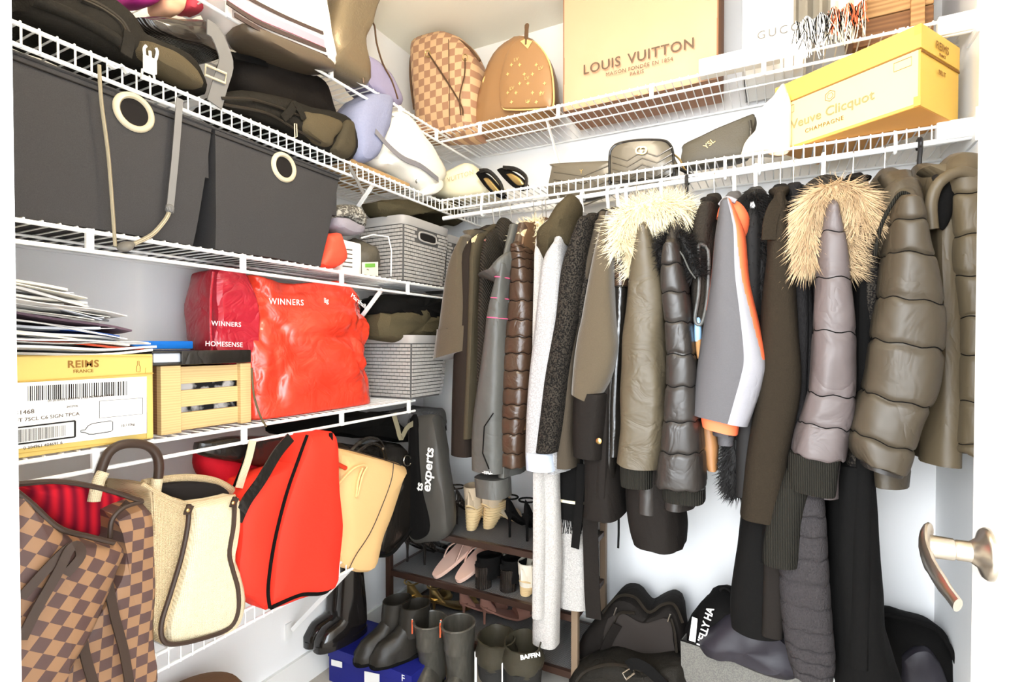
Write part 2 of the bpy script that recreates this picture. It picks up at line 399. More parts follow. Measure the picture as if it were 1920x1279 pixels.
# ---------------------------------------------------------------- shared fabrics and plastics
M_white_plastic = mat('white_plastic', (240, 240, 238), 0.4)
M_metal_wire = mat('hanger_wire', (190, 188, 184), 0.3, metal=1.0)
M_pale_wood = mat('pale_wood', (222, 200, 160), 0.55, kind='wood', col2=(196, 170, 128), scale=14, amount=0.5)
M_black_plastic = mat('black_plastic', (38, 36, 36), 0.4)
F_taupe = mat('taupe_wool', (86, 76, 61), 0.9, kind='noise', col2=(67, 58, 45), scale=260, bump=0.25, sheen=0.3, crease=(7, 0.006, (1, 1, 0.5)))
F_brown = mat('dark_brown_cloth', (43, 36, 31), 0.9, kind='noise', col2=(30, 25, 22), scale=200, bump=0.2, crease=(6, 0.006, (1, 1, 0.5)))
F_olive = mat('olive_grey_cloth', (74, 67, 53), 0.85, kind='noise', col2=(56, 50, 38), scale=180, bump=0.2, crease=(8, 0.006, (1, 1, 0.5)))
F_rain = mat('grey_rain_shell', (82, 82, 79), 0.45, spec=0.4, kind='noise', col2=(66, 66, 62), scale=60, bump=0.12, bscale=90, crease=(9, 0.010, (1, 1, 0.6)))
F_pink = mat('pink_piping', (214, 88, 130), 0.6)
F_blackknit = mat('black_rib_knit', (58, 52, 45), 0.95, kind='knit', col2=(30, 27, 24), scale=55, bump=0.8, amount=0.8)
F_bronze = mat('bronze_leather', (67, 51, 38), 0.3, spec=0.55, kind='noise', col2=(53, 29, 22), scale=12, bump=0.25, bscale=60, crease=(14, 0.006, (1, 1, 1)))
F_cream_fur = mat('cream_fur', (246, 236, 206), 0.9, kind='noise', col2=(222, 200, 156), scale=30)
F_brownleather = mat('brown_leather', (95, 70, 49), 0.4, bump=0.1, scale=80)
F_oliveknit = mat('olive_knit', (74, 65, 47), 0.95, kind='noise', col2=(40, 35, 26), scale=240, bump=0.5, crease=(8, 0.008, (1, 1, 1)))
F_marl = mat('pale_grey_marl', (172, 172, 172), 0.95, kind='speckle', col2=(155, 153, 153), scale=260, bump=0.4)
F_boucle = mat('grey_boucle', (206, 202, 197), 0.95, kind='noise', col2=(120, 117, 114), scale=260, amount=0.85, bump=0.9)
F_tweed = mat('charcoal_tweed', (56, 51, 45), 0.95, kind='speckle', col2=(22, 20, 19), scale=230, bump=0.6)
F_greybrown = mat('grey_brown_cloth', (69, 61, 51), 0.9, bump=0.25, scale=220, crease=(7, 0.005, (1, 1, 0.5)))
F_black = mat('black_cloth', (15, 14, 13), 0.9, kind='noise', col2=(9, 8, 8), scale=200, bump=0.2, crease=(6, 0.006, (1, 1, 0.5)))
F_blackwarm = mat('black_twill', (30, 26, 23), 0.8, kind='noise', col2=(21, 18, 16), scale=200, bump=0.2, crease=(7, 0.008, (1, 1, 0.6)))
F_blackleather = mat('black_leather', (30, 27, 24), 0.25, spec=0.6, bump=0.2, scale=70, crease=(8, 0.008, (1, 1, 0.7)))
F_nylon = mat('olive_nylon', (84, 75, 59), 0.5, spec=0.4, kind='noise', col2=(69, 61, 47), scale=9, amount=0.5, crease=(10, 0.010, (1, 1, 1.5)))
F_blackpuff = mat('black_nylon', (44, 40, 37), 0.42, spec=0.45, crease=(12, 0.007, (1, 1, 0.6)))
F_blackfur = mat('black_fur', (22, 20, 19), 0.7)
F_sherpa = mat('black_sherpa', (48, 43, 37), 0.95, kind='noise', col2=(24, 21, 19), scale=170, bump=1.0)
F_skigrey = mat('ski_dark_grey', (81, 79, 81), 0.65, kind='noise', col2=(69, 67, 69), scale=300, bump=0.1, crease=(6, 0.008, (1, 1, 0.9)))
F_skilight = mat('ski_light_grey', (144, 142, 147), 0.65, kind='noise', col2=(131, 130, 134), scale=300, bump=0.1, crease=(6, 0.008, (1, 1, 0.9)))
F_orange = mat('coral_orange', (252, 116, 74), 0.65)
F_darkwool = mat('dark_brown_wool', (44, 37, 28), 0.95, kind='noise', col2=(24, 20, 15), scale=300, bump=0.4, crease=(5, 0.005, (1, 1, 0.5)))
F_cable = mat('charcoal_cable_knit', (38, 36, 36), 0.95, kind='noise', col2=(16, 15, 15), scale=260, amount=0.8, bump=0.9, stretch=(1, 1, 0.4))
F_chunky = mat('charcoal_chunky_knit', (66, 62, 63), 0.95, kind='noise', col2=(26, 25, 25), scale=330, amount=0.8, bump=0.9, stretch=(1, 1, 0.6))
F_purple = mat('mauve_grey_nylon', (91, 82, 81), 0.5, spec=0.4, crease=(9, 0.009, (1, 1, 1.2)))
F_coyote = mat('coyote_fur', (232, 208, 168), 0.85, kind='noise', col2=(140, 104, 76), scale=22, amount=0.8)
F_ribdark = mat('dark_rib', (46, 44, 38), 0.95, kind='stripe', col2=(18, 17, 15), scale=90, bump=0.6, amount=0.9)
F_olivepuff = mat('dark_olive_nylon', (66, 58, 46), 0.5, spec=0.4, crease=(11, 0.007, (1, 1, 0.6)))
F_olivepuff2 = mat('olive_brown_nylon', (87, 76, 58), 0.5, spec=0.4, crease=(11, 0.007, (1, 1, 0.6)))
F_denim = mat('pale_denim', (190, 198, 210), 0.9, kind='noise', col2=(140, 150, 168), scale=60)
F_gold = mat('brass', (206, 178, 120), 0.3, metal=1.0)
# ---------------------------------------------------------------- shared soft-goods helpers
def pillow(outline, axis, val, depth, back=None, n=36, boxy=0.5, wr=0.004, wf=16, seed=0.0, smooth_out=True):
    """stuffed body: silhouette follows photo points on the plane axis=val, thickness +depth towards the room and -back"""
    P = [at(p[0], p[1], **{axis: val}) for p in outline]
    P = [Vector(p) for p in catmull(P+[P[0]], n+1)][:n] if smooth_out else P
    n = len(P); ce = sum(P, Vector())/n; dr = Vector((1, 0, 0)) if axis == 'x' else Vector((0, -1, 0)); back = depth if back is None else back
    f1, f2 = lerp(0.55, 0.90, boxy), lerp(0.85, 0.985, boxy)
    rings = []
    for f, d in ((0.02, 1.0), (f1*0.6, 0.99), (f1, 0.93), (f2, 0.70), (1.0, 0.25), (1.0, -0.3), (f2, -0.75), (f1, -0.95), (0.02, -1.0)):
        rings.append([ce+(p-ce)*f+dr*(d*depth if d > 0 else d*back) for p in P])
    mb = MB()
    if axis == 'x': rings = rings[::-1]
    mb.loft(rings)
    if wr: mb.wob(wr, wf, seed)
    return mb
def pt(px, py, axis, val, off=0.0):
    p = at(px, py, **{axis: val}); return p + (Vector((off, 0, 0)) if axis == 'x' else Vector((0, -off, 0)))
def line(pts, axis, val, off=0.0, n=16): return [Vector(p) for p in catmull([pt(p[0], p[1], axis, val, off) for p in pts], n)]
def blob(c, r, amp=0.02, freq=9, seed=0, n=24, m=16, ridge=0.0, flatbottom=True):
    rings = []
    for j in range(m+1):
        th = math.pi*(j/m); rings.append([Vector((c[0]+r[0]*max(0.02, math.sin(th))*math.cos(2*math.pi*i/n), c[1]+r[1]*max(0.02, math.sin(th))*math.sin(2*math.pi*i/n), c[2]-r[2]*math.cos(th))) for i in range(n)])
    mb = MB(); mb.loft(rings); mb.wob(amp, freq, seed); mb.wob(amp*0.45, freq*2.7, seed+3)
    if ridge:
        for i, v in enumerate(mb.v): mb.v[i] = v + Vector((0, 0, ridge*(1-abs(noise.noise(Vector((v.x*14+seed, v.y*14, v.z*5))))*4)))
    if flatbottom:
        zb = c[2]-r[2]
        for i, v in enumerate(mb.v):
            if v.z < zb+0.004: mb.v[i] = Vector((v.x, v.y, zb))
    return mb
def label_plate(name, parent, axis, val, quad, m, off=0.001, thick=0.0012):
    P = [pt(p[0], p[1], axis, val, off) for p in quad]; dr = Vector((thick, 0, 0)) if axis == 'x' else Vector((0, -thick, 0))
    mb = MB(); mb.loft([P, [p+dr for p in P]]); return mb.build(name, m, parent, smooth=False)
def bars(name, parent, axis, val, x0, x1, yt0, yt1, yb0, yb1, m, off=0.0024, seed=1):
    rnd = random.Random(seed); mb = MB(); t = 0.0
    while t < 1.0:
        w_ = rnd.choice((0.006, 0.009, 0.014)); g_ = rnd.choice((0.006, 0.008, 0.013)); u = min(1.0, t+w_)
        q = [pt(lerp(x0, x1, t), lerp(yb0, yb1, t), axis, val, off), pt(lerp(x0, x1, u), lerp(yb0, yb1, u), axis, val, off), pt(lerp(x0, x1, u), lerp(yt0, yt1, u), axis, val, off), pt(lerp(x0, x1, t), lerp(yt0, yt1, t), axis, val, off)]
        mb.add(q, [(0, 1, 2, 3)]); t = u+g_
    return mb.build(name, m, parent, smooth=False)
YR, ZU = (0, 1, 0), (0, 0, 1)
M_ink = mat('printed_ink', (92, 80, 70), 0.8); M_inkdark = mat('black_ink', (40, 38, 38), 0.8); M_inkgold = mat('brown_ink', (140, 100, 50), 0.8)
M_whitelabel = mat('white_label', (244, 242, 238), 0.7)
M_paper = [mat('paper_%d' % i, c, 0.85) for i, c in enumerate(((240, 238, 232), (226, 222, 214), (236, 230, 216), (216, 220, 230), (206, 204, 202), (232, 232, 236)))]
M_binfab = mat('charcoal_bin_fabric', (72, 70, 70), 0.9, kind='noise', col2=(48, 47, 48), scale=700, amount=0.8, bump=0.3)
M_binside = mat('navy_bin_side', (50, 52, 62), 0.9)
M_cream_pl = mat('cream_plastic', (206, 194, 166), 0.3)
M_void = mat('dark_inside', (34, 31, 30), 0.9)  # dark tone painted for the shade inside openings; stitch lines share it
# ---------------------------------------------------------------- fabric bins on the third shelf
def fabric_bin(label, yT0, yT1, yB0, yB1, z0, z1, x0, x1, gpx, seed):
    t = thing('fabric_bin', label, 'storage bin', ((x0+x1)/2, (yB0+yB1)/2, z0))
    n = 10; rings = []
    def ring(z, tt, inset=0.0):
        a, b = lerp(yB0, yT0, tt)+inset, lerp(yB1, yT1, tt)-inset; xa, xb = x0+inset, x1-inset+0.004*math.sin(tt*3)
        pts = [(xb, lerp(a, b, k/8)) for k in range(9)] + [(lerp(xb, xa, k/5), b) for k in range(1, 6)] + [(xa, lerp(b, a, k/8)) for k in range(1, 9)] + [(lerp(xa, xb, k/5), a) for k in range(1, 5)]
        return [Vector((p[0], p[1], z)) for p in pts]
    mb = MB(); mb.loft([ring(lerp(z0, z1, k/n), k/n) for k in range(n+1)] + [ring(z1-0.002*k, 1.0, 0.006+0.0*k) for k in (0, 10, 60)], caps=(1, 1)); mb.wob(0.003, 7, seed)
    mb.build('body', M_binfab, t)
    xf = x1+0.004
    MB().tube(ring(z1-0.004, 1.0, -0.002)+[], 0.0032, 6, closed=True).build('top_binding', M_binfab, t)
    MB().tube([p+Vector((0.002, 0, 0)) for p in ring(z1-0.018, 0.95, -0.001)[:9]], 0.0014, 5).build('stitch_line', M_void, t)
    c = at(gpx[0], gpx[1], x=xf); M = Matrix.Translation(c) @ Matrix.Rotation(R_(90), 4, 'Y')
    MB().lathe([(0.026, 0.0005), (0.0262, 0.004), (0.029, 0.007), (0.034, 0.0065), (0.0378, 0.003), (0.0382, 0.0)], M, 36, caps=(0, 0)).build('grommet', M_cream_pl, t)
    MB().lathe([(0.0262, -0.001), (0.0262, 0.0012), (0.001, 0.0012)], M, 30).build('grommet_hole_shade', M_void, t)  # dark disc painted as the shaded hole, nothing is cut
    return t
xf = SD-0.006
fabric_bin('larger charcoal fabric bin with a cream grommet, nearest the door jamb', -1.72, at(398, 225, x=xf).y, -1.71, at(362, 455, x=xf).y, Z3+0.004, 1.664, 0.03, xf, (251, 211), 1)
fabric_bin('smaller charcoal fabric bin with a cream grommet beside the red pouch', at(402, 240, x=xf).y, at(636, 318, x=xf).y, at(404, 470, x=xf).y, at(601, 496, x=xf).y, Z3+0.004, 1.664, 0.03, xf, (532, 314), 2)
# cord and strap hanging in front of the first bin
t = thing('drawstring', 'beige elastic cord and grey webbing strap dangling before the larger bin', 'cord', at(215, 468, x=SD+0.03))
M_cord = mat('beige_cord', (190, 178, 152), 0.9, kind='stripe', col2=(120, 110, 92), scale=200, bump=0.6); M_web = mat('grey_webbing', (108, 106, 104), 0.85, kind='stripe', col2=(140, 138, 136), scale=120, bump=0.4)
MB().tube(line([(186, 122), (190, 190), (203, 290), (211, 390), (216, 462)], 'x', SD+0.02), 0.0032, 8).build('cord', M_cord, t)
MB().strap(line([(337, 185), (333, 240), (327, 310), (319, 388)], 'x', SD+0.02), 0.014, 0.002, (1, 0, 0)).build('webbing_strap', M_web, t)
MB().tube(line([(318, 395), (310, 412), (285, 440), (250, 458)], 'x', SD+0.02), 0.0042, 8).build('thick_cord', M_cord, t)
MB().tube(line([(222, 468), (236, 462), (250, 456)], 'x', SD+0.02, n=7), [(0.003, 0.004), (0.006, 0.009), (0.0075, 0.012), (0.0075, 0.012), (0.007, 0.011), (0.005, 0.008), (0.003, 0.005)], 12).build('cord_lock', mat('grey_plastic', (104, 100, 94), 0.4), t)
blob(at(318, 392, x=SD+0.02), (0.009, 0.009, 0.009), 0.003, 60, n=10, m=8, flatbottom=False).build('knot', M_web, t)
# ---------------------------------------------------------------- yellow carton, papers, crate, binder
M_yellow = mat('mustard_card', (214, 186, 106), 0.6); M_yellowdk = mat('mustard_print', (196, 160, 78), 0.7)
xb = 0.302; yR = at(288, 750, x=xb).y; zT = at(287, 664, x=xb).z
t = thing('wine_carton', 'mustard yellow wine carton with a white barcode label, piled with papers', 'box', (0.16, yR-0.19, Z4))
MB().box((0.035, yR-0.40, Z4+0.003), (xb, yR, zT), 0.003).build('carton', M_yellow, t, smooth=False)
label_plate('barcode_label', t, 'x', xb, [(31, 842), (275, 812), (274, 706), (31, 718)], M_whitelabel)
label_plate('lid_line', t, 'x', xb, [(31, 716.5), (287, 700.5), (287, 699), (31, 714.5)], M_yellowdk)
for q in ([(31, 667.5), (284, 668.5), (284, 667.5), (31, 666.5)], [(31, 851), (284, 822), (284, 821), (31, 850)]): label_plate('edge_print', t, 'x', xb, q, M_yellowdk)
for k, q in enumerate(([(272, 690), (284, 690), (284, 698), (272, 699)], [(274, 712), (283, 711), (283, 820), (274, 823)])): label_plate('corner_print', t, 'x', xb, q, mat('mustard_mid', (220, 190, 108), 0.7))
text('lettering', 'REIMS', 0.0185, at(156, 683, x=xb), YR, ZU, M_inkgold, t, spacing=1.05, bold=0.0003)
text('lettering', 'FRANCE', 0.0085, at(156, 696, x=xb), YR, ZU, M_inkgold, t)
bars('barcode', t, 'x', xb, 51, 238, 724, 714.5, 752, 741, M_inkdark, seed=3)
bars('barcode', t, 'x', xb, 33, 122, 806, 797, 830, 817, M_inkdark, seed=5)
mb = MB()
for a, b in (((30, 802), (139, 789)), ((139, 789), (139, 819)), ((30, 833), (139, 819))): mb.tube([pt(*a, 'x', xb, 0.003), pt(*b, 'x', xb, 0.003)], 0.0017, 4)
mb.build('barcode_frame', M_inkdark, t)
mb = MB(); bo = [(150, 807), (158, 806), (164, 798), (172, 794), (206, 789), (210, 791), (210, 806), (206, 809), (174, 814), (165, 814), (158, 811), (150, 810)]
mb.tube([pt(*p, 'x', xb, 0.003) for p in bo], 0.0007, 4, closed=True)
for a, b in (((185, 752), (266, 746)), ((266, 746), (266, 776)), ((266, 776), (185, 784)), ((185, 784), (185, 752))): mb.tube([pt(*a, 'x', xb, 0.003), pt(*b, 'x', xb, 0.003)], 0.0004, 4)
mb.build('bottle_outline', M_inkdark, t)
for s_, sz, p in (('(01)03049614046916 (10)2-AD98NA(1710)0', 0.0055, (152, 746)), ('31468', 0.0105, (45, 773)), ('BRUT 75CL C6 SIGN TPCA', 0.0088, (82, 783)), ('2432936', 0.005, (134, 762)), ('0 304961 404691 6', 0.007, (80, 835)), ('10.110kg', 0.007, (238, 797))):
    text('lettering', s_, sz, at(p[0], p[1], x=xb), (0, 1, 0.012), ZU, M_ink, t, lift=0.003)
mb = MB(); mb.tube([pt(*p, 'x', xb, 0.002) for p in ((255, 697), (255, 688), (257, 684), (257, 677), (260, 677), (260, 684), (262, 688), (262, 697))], 0.0005, 4, closed=True); mb.build('small_bottle_print', M_inkgold, t)
# papers heaped on the carton
rnd = random.Random(11); zz = zT+0.001
labels = {5: ('thin red folder poking from the heap of papers', 'folder', mat('red_card', (222, 92, 62), 0.7)), 9: ('blue striped booklet poking out of the right of the paper heap', 'booklet', mat('blue_card', (56, 96, 178), 0.6)), 24: ('grey folder near the top of the heap of papers', 'folder', mat('grey_card', (128, 128, 132), 0.7)), 14: ('dark plum booklet edge in the paper heap', 'booklet', mat('plum_card', (92, 72, 84), 0.6))}
NP = 34
for k in range(NP):
    th = rnd.choice((0.0015, 0.002, 0.003, 0.0045)); tl = R_(rnd.uniform(-2.0, 2.0) - 3.0 - k*0.22); yend = yR + 0.004 - 0.0040*k + rnd.uniform(-0.035, 0.018)
    if k in labels: yend += 0.02; th = 0.004
    L, Wd = rnd.uniform(0.24, 0.32), rnd.uniform(0.19, 0.24)
    M = Matrix.Translation((0.185+rnd.uniform(-.012, .012), yend, zz+0.002)) @ Matrix.Rotation(R_(rnd.uniform(-12, 12)), 4, 'Z') @ Matrix.Rotation(tl, 4, 'X')
    mb = MB(); nx, ny = 5, 9; cv = rnd.uniform(-0.010, 0.012); P = [[M @ Vector((lerp(-Wd/2, Wd/2, i/nx), -L*(1-j/ny), 0.004*math.sin(j*0.8+k)*(j/ny) + cv*(j/ny)**3 + 0.004*math.sin(i*1.1+k))) for j in range(ny+1)] for i in range(nx+1)]
    mb.grid(P, thick=-th)
    lab, ct, mm = labels.get(k, ('loose letter or envelope in the heap on the yellow carton', 'paper', M_paper[(k*5+k//3) % 6]))
    mb.build('paper_sheet' if k not in labels else ct, mm, None, smooth=False, label=lab, cat=ct, group=None if k in labels else 'papers heaped on the yellow carton', origin=M.translation)
    zz += th*0.75 + 0.0012
# wooden crate
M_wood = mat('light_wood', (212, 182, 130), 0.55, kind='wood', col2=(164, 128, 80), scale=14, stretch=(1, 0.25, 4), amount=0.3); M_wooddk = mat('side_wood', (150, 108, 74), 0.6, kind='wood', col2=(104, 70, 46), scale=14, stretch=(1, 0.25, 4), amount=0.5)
xc = 0.285; y0, y1 = at(302, 750, x=xc).y, at(471, 750, x=xc).y; zc = at(302, 687, x=xc).z; zb = Z4+0.003
t = thing('wooden_crate', 'small slatted wooden crate standing beside the yellow carton', 'crate', (0.17, (y0+y1)/2, zb))
for a, b in ((y0, y0+0.042), (y1-0.028, y1)): MB().box((xc-0.016, a, zb), (xc, b, zc), 0.001).build('corner_post', M_wood, t, smooth=False)
dz = (zc-zb); 
for f0, f1 in ((0.02, 0.28), (0.37, 0.62), (0.72, 0.98)): MB().box((xc-0.024, y0+0.004, zb+dz*f0), (xc-0.012, y1-0.004, zb+dz*f1), 0.0008).build('slat', M_wood, t, smooth=False)
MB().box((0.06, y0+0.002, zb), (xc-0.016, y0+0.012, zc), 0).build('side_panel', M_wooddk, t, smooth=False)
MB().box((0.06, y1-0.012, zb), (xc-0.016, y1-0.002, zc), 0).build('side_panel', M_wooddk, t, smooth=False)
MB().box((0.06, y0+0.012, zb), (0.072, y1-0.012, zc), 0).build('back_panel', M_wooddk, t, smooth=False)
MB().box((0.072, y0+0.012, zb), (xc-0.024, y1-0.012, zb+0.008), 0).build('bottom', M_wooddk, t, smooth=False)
MB().box((0.09, y0+0.02, zb+0.009), (xc-0.032, y1-0.02, zb+dz*0.86)).build('letter_bundle', mat('letter_bundle', (226, 224, 224), 0.8, kind='speckle', col2=(40, 40, 42), scale=26), None, smooth=False, label='bundle of printed letters inside the wooden crate', cat='papers')
t = thing('ring_binder', 'closed black leather ring binder lying on the wooden crate', 'binder', (0.17, (y0+y1)/2, zc))
za = zc+0.002
mb = MB(); mb.box((0.08, y0-0.02, za+0.026), (xc+0.006, y1-0.004, za+0.031), 0.002); mb.box((0.08, y0-0.02, za), (xc+0.006, y1-0.004, za+0.005), 0.002); mb.box((xc-0.001, y0+0.04, za), (xc+0.007, y1-0.004, za+0.031), 0.002); mb.build('cover', F_blackleather, t)
MB().box((0.09, y0-0.012, za+0.006), (xc-0.004, y1-0.02, za+0.025)).build('page_block', M_paper[3], t, smooth=False)
MB().box((0.10, y0-0.03, za+0.034), (0.22, y0+0.11, za+0.052), 0.003).build('blue_case', mat('bright_blue', (20, 116, 214), 0.5), None, label='flat bright blue case lying on the black binder', cat='case')
# ---------------------------------------------------------------- red shopping bag on the fourth shelf
M_red = mat('red_woven_plastic', (222, 56, 36), 0.27, spec=0.7, kind='noise', col2=(234, 84, 56), scale=10, amount=0.5, crease=(13, 0.009, (1, 1, 1)), coat=0.3); M_crim = mat('crimson_gusset', (164, 22, 44), 0.35, spec=0.6, kind='noise', col2=(196, 40, 50), scale=8, crease=(14, 0.010, (1, 1, 1)))
xr = 0.285
def yy(px, py, x=xr): return at(px, py, x=x).y
t = thing('shopping_bag', 'large crumpled red reusable shopping bag stuffed on the fourth shelf', 'bag', (0.17, yy(590, 700), Z4))
ya, yb_ = yy(474, 700), yy(708, 700); ztop = at(600, 530, x=xr).z
def bagring(z, tt, nn=48):
    bul = 0.020*math.sin(math.pi*min(1, tt*1.05)); a, b = ya+0.006-bul*0.5-0.012*tt, yb_+bul*0.4+0.006*tt; xa, xb_ = 0.06, xr+bul*0.9-0.03*tt**3
    return [Vector(((xa+xb_)/2+(xb_-xa)/2*p[0], (a+b)/2+(b-a)/2*p[1], z+ (0.012*math.sin(p[1]*4)+0.008*math.sin(p[0]*7))*tt**4)) for p in sel(nn, e=6)]
mb = MB(); NB = 84
mb.loft([bagring(lerp(Z4+0.004, ztop, k/NB), k/NB, 128) for k in range(NB+1)])
def crum(v):     # sharp crumple facets pressed into the woven plastic
    q = Vector((v.x*7, v.y*7, v.z*6)); d = 0.016*noise.noise(q)
    for f_, a_ in ((0.8, 0.026), (1.9, 0.013), (4.0, 0.004)): d -= a_*(1-min(1.0, abs(noise.noise(q*f_+Vector((3.1*f_, 1.7, 5.0))))*3.2))
    return d
for i, v in enumerate(mb.v):
    hgt = min(1, max(0, (v.z-Z4-0.01)*9)); d_ = crum(v); mb.v[i] = v + Vector((d_ if v.x > 0.17 else -d_*0.3, 0.5*d_*(1 if v.y > (ya+yb_)/2 else -1), 0))*hgt
body = mb.build('body', M_red, t, angle=180)
def onbag(p):      # push lettering onto the crumpled front
    q = Vector((p.x*9, p.y*9, p.z*7)); return p
text('lettering', 'WINNERS', 0.022, at(532, 567, x=xr+0.022), (0, 1, 0.03), ZU, M_whitelabel, t, spacing=1.15, lift=0.012)
text('lettering', 'Marshalls', 0.02, at(668, 566, x=xr+0.03), (0, 1, -0.55), ZU, M_whitelabel, t, lift=0.012)
text('lettering', 'lig', 0.02, at(606, 564, x=xr+0.018), (0, 1, 0.03), ZU, M_whitelabel, t, lift=0.012)
g0 = [(396, 520), (402, 505), (430, 500), (452, 512), (470, 560), (478, 640), (482, 700), (440, 700), (396, 662), (394, 600)]
mb = pillow(g0, 'x', xr-0.05, 0.035, 0.12, wr=0.008, wf=14, boxy=0.7, seed=2); mb.build('side_gusset', M_crim, t, angle=30)
text('lettering', 'WINNERS', 0.016, at(424, 608, x=xr-0.008), (0, 1, -0.02), ZU, M_whitelabel, t, spacing=1.1, lift=0.002)
text('lettering', 'HOMESENSE', 0.0165, at(420, 646, x=xr-0.008), (0, 1, -0.04), ZU, M_whitelabel, t, spacing=1.05, lift=0.002)
MB().tube(line([(399, 510), (394, 560), (394, 620), (397, 662)], 'x', xr-0.02, 0.002), 0.003, 6).build('gusset_seam', M_crim, t)
MB().tube(line([(472, 690), (476, 740), (488, 780), (499, 800)], 'x', SD+0.004), 0.0025, 6).build('loose_strap', mat('olive_strap', (96, 84, 60), 0.7), None, label='thin olive strap trailing over the shelf edge below the red bag', cat='strap')
# ---------------------------------------------------------------- woven plastic baskets
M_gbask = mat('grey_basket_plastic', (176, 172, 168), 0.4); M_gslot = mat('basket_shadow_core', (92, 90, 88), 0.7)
def basket(label, x0, x1, y0, y1, z0, z1, taper=0.02, hole=True):
    t = thing('woven_basket', label, 'basket', ((x0+x1)/2, (y0+y1)/2, z0))
    def ring(tt, off=0.0, k=8):
        ins = taper*(1-tt)-off; a0, a1, b0, b1 = x0+ins, x1-ins, y0+ins, y1-ins
        return [Vector(((a0+a1)/2+(a1-a0)/2*p[0], (b0+b1)/2+(b1-b0)/2*p[1], lerp(z0, z1, tt))) for p in sel(40, e=9)]
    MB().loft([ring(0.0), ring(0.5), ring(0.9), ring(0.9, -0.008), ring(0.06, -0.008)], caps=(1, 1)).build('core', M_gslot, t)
    MB().loft([ring(0.87, 0.003), ring(0.9, 0.006), ring(1.0, 0.007), ring(1.0, -0.004), ring(0.86, -0.004)], caps=(0, 0)).build('rim', M_gbask, t)
    mb = MB(); rows = max(8, int((z1-z0)*0.86/0.0125))
    for f in range(4):        # proud woven strips, staggered like brickwork
        L = (y1-y0) if f in (0, 2) else (x1-x0); nc = max(4, int(L/0.024))
        for r in range(rows):
            tt0 = 0.03+0.84*r/rows; tt1 = tt0+0.84/rows*0.74; ins = taper*(1-(tt0+tt1)/2)
            for c in range(-1, nc):
                u0 = (c+0.04+0.5*(r % 2))/nc; u1 = (c+0.92+0.5*(r % 2))/nc; u0, u1 = max(0.02, u0), min(0.98, u1)
                if u1-u0 < 0.01: continue
                if hole and f in (0, 2) and 0.66 < (tt0+tt1)/2 < 0.84 and u1 > 0.3 and u0 < 0.72: continue
                za, zb_ = lerp(z0, z1, tt0), lerp(z0, z1, tt1)
                if f == 0: q = [(x1-ins, lerp(y0+ins, y1-ins, u), z) for u, z in ((u0, za), (u1, za), (u1, zb_), (u0, zb_))]; nr = Vector((0.0035, 0, 0))
                elif f == 1: q = [(lerp(x1-ins, x0+ins, u), y1-ins, z) for u, z in ((u0, za), (u1, za), (u1, zb_), (u0, zb_))]; nr = Vector((0, 0.0035, 0))
                elif f == 2: q = [(x0+ins, lerp(y1-ins, y0+ins, u), z) for u, z in ((u0, za), (u1, za), (u1, zb_), (u0, zb_))]; nr = Vector((-0.0035, 0, 0))
                else: q = [(lerp(x0+ins, x1-ins, u), y0+ins, z) for u, z in ((u0, za), (u1, za), (u1, zb_), (u0, zb_))]; nr = Vector((0, -0.0035, 0))
                q = [Vector(p) for p in q]; mb.loft([q, [p+nr for p in q]], caps=(0, 1))
    mb.build('woven_strips', M_gbask, t, smooth=False, kind='stuff')
    if hole:
        ins = taper*0.25; zc_ = lerp(z0, z1, 0.75); yc_ = lerp(y0, y1, 0.51); hw = (y1-y0)*0.19
        pr = [Vector((x1-ins+0.003, yc_+hw*p[0], zc_+(z1-z0)*0.075*p[1])) for p in sel(24, e=3.5)]
        MB().tube(pr, 0.0035, 6, closed=True).build('handle_rim', M_gbask, t)
        MB().loft([pr, [p+Vector((0.0005, 0, 0)) for p in pr]]).build('handle_hole_shade', M_void, t)  # dark plate stands for the shade in the handle hole
    return t
bx1 = 0.30; by0, by1 = at(757, 480, x=bx1).y, at(842, 480, x=bx1).y; bz = at(757, 402, x=bx1).z
basket('grey woven plastic basket on the third shelf, nearest the fabric bins', 0.09, bx1, by0, by1, Z3+0.004, bz)
basket('grey woven plastic basket in the corner of the third shelf behind the coats', 0.07, bx1-0.02, by1+0.012, -0.03, Z3+0.004, bz-0.012)
cx1 = 0.335; cy0, cy1 = at(772, 690, x=cx1).y, at(842, 690, x=cx1).y; cz = at(772, 628, x=cx1).z
basket('grey woven plastic basket on the fourth shelf filled with dark clothes', 0.10, cx1, cy0, cy1, Z4+0.004, cz, hole=False)
hr = at(821, 662, x=cx1)
tt_ = [o for o in COL.objects if o.name.startswith('woven_basket')][-1]
MB().tube([hr+Vector((0.004, 0.012*math.cos(a), 0.012*math.sin(a))) for a in [2*math.pi*k/16 for k in range(16)]], 0.004, 6, closed=True).build('rope_eyelet', M_gbask, tt_)
# clothes spilling from the baskets
mb = MB(); 
F_cap = mat('dark_olive_fleece', (86, 78, 58), 0.95, kind='noise', col2=(60, 54, 40), scale=220, bump=0.4)
pillow([(700, 380), (735, 376), (790, 384), (830, 374), (858, 386), (866, 404), (848, 424), (815, 408), (775, 402), (735, 410), (708, 396)], 'x', 0.22, 0.07, 0.10, wr=0.014, wf=22, boxy=0.4).build('folded_fleece', F_cap, None, label='dark olive fleece garment draped over the top of the nearer basket', cat='clothes')
for lab, ol, mm, sd in (('black garment with a flap pocket on top of the lower basket', [(708, 560), (735, 553), (800, 556), (832, 560), (836, 598), (800, 606), (740, 590), (708, 590)], F_black, 1), ('folded dark olive knit heaped in the lower basket', [(706, 590), (730, 572), (775, 574), (815, 592), (834, 612), (838, 632), (760, 640), (706, 634)], F_cap, 2)):
    pillow(ol, 'x', 0.25, 0.06, 0.12, wr=0.013, wf=26, boxy=0.4, seed=sd).build('folded_garment', mm, None, label=lab, cat='clothes')
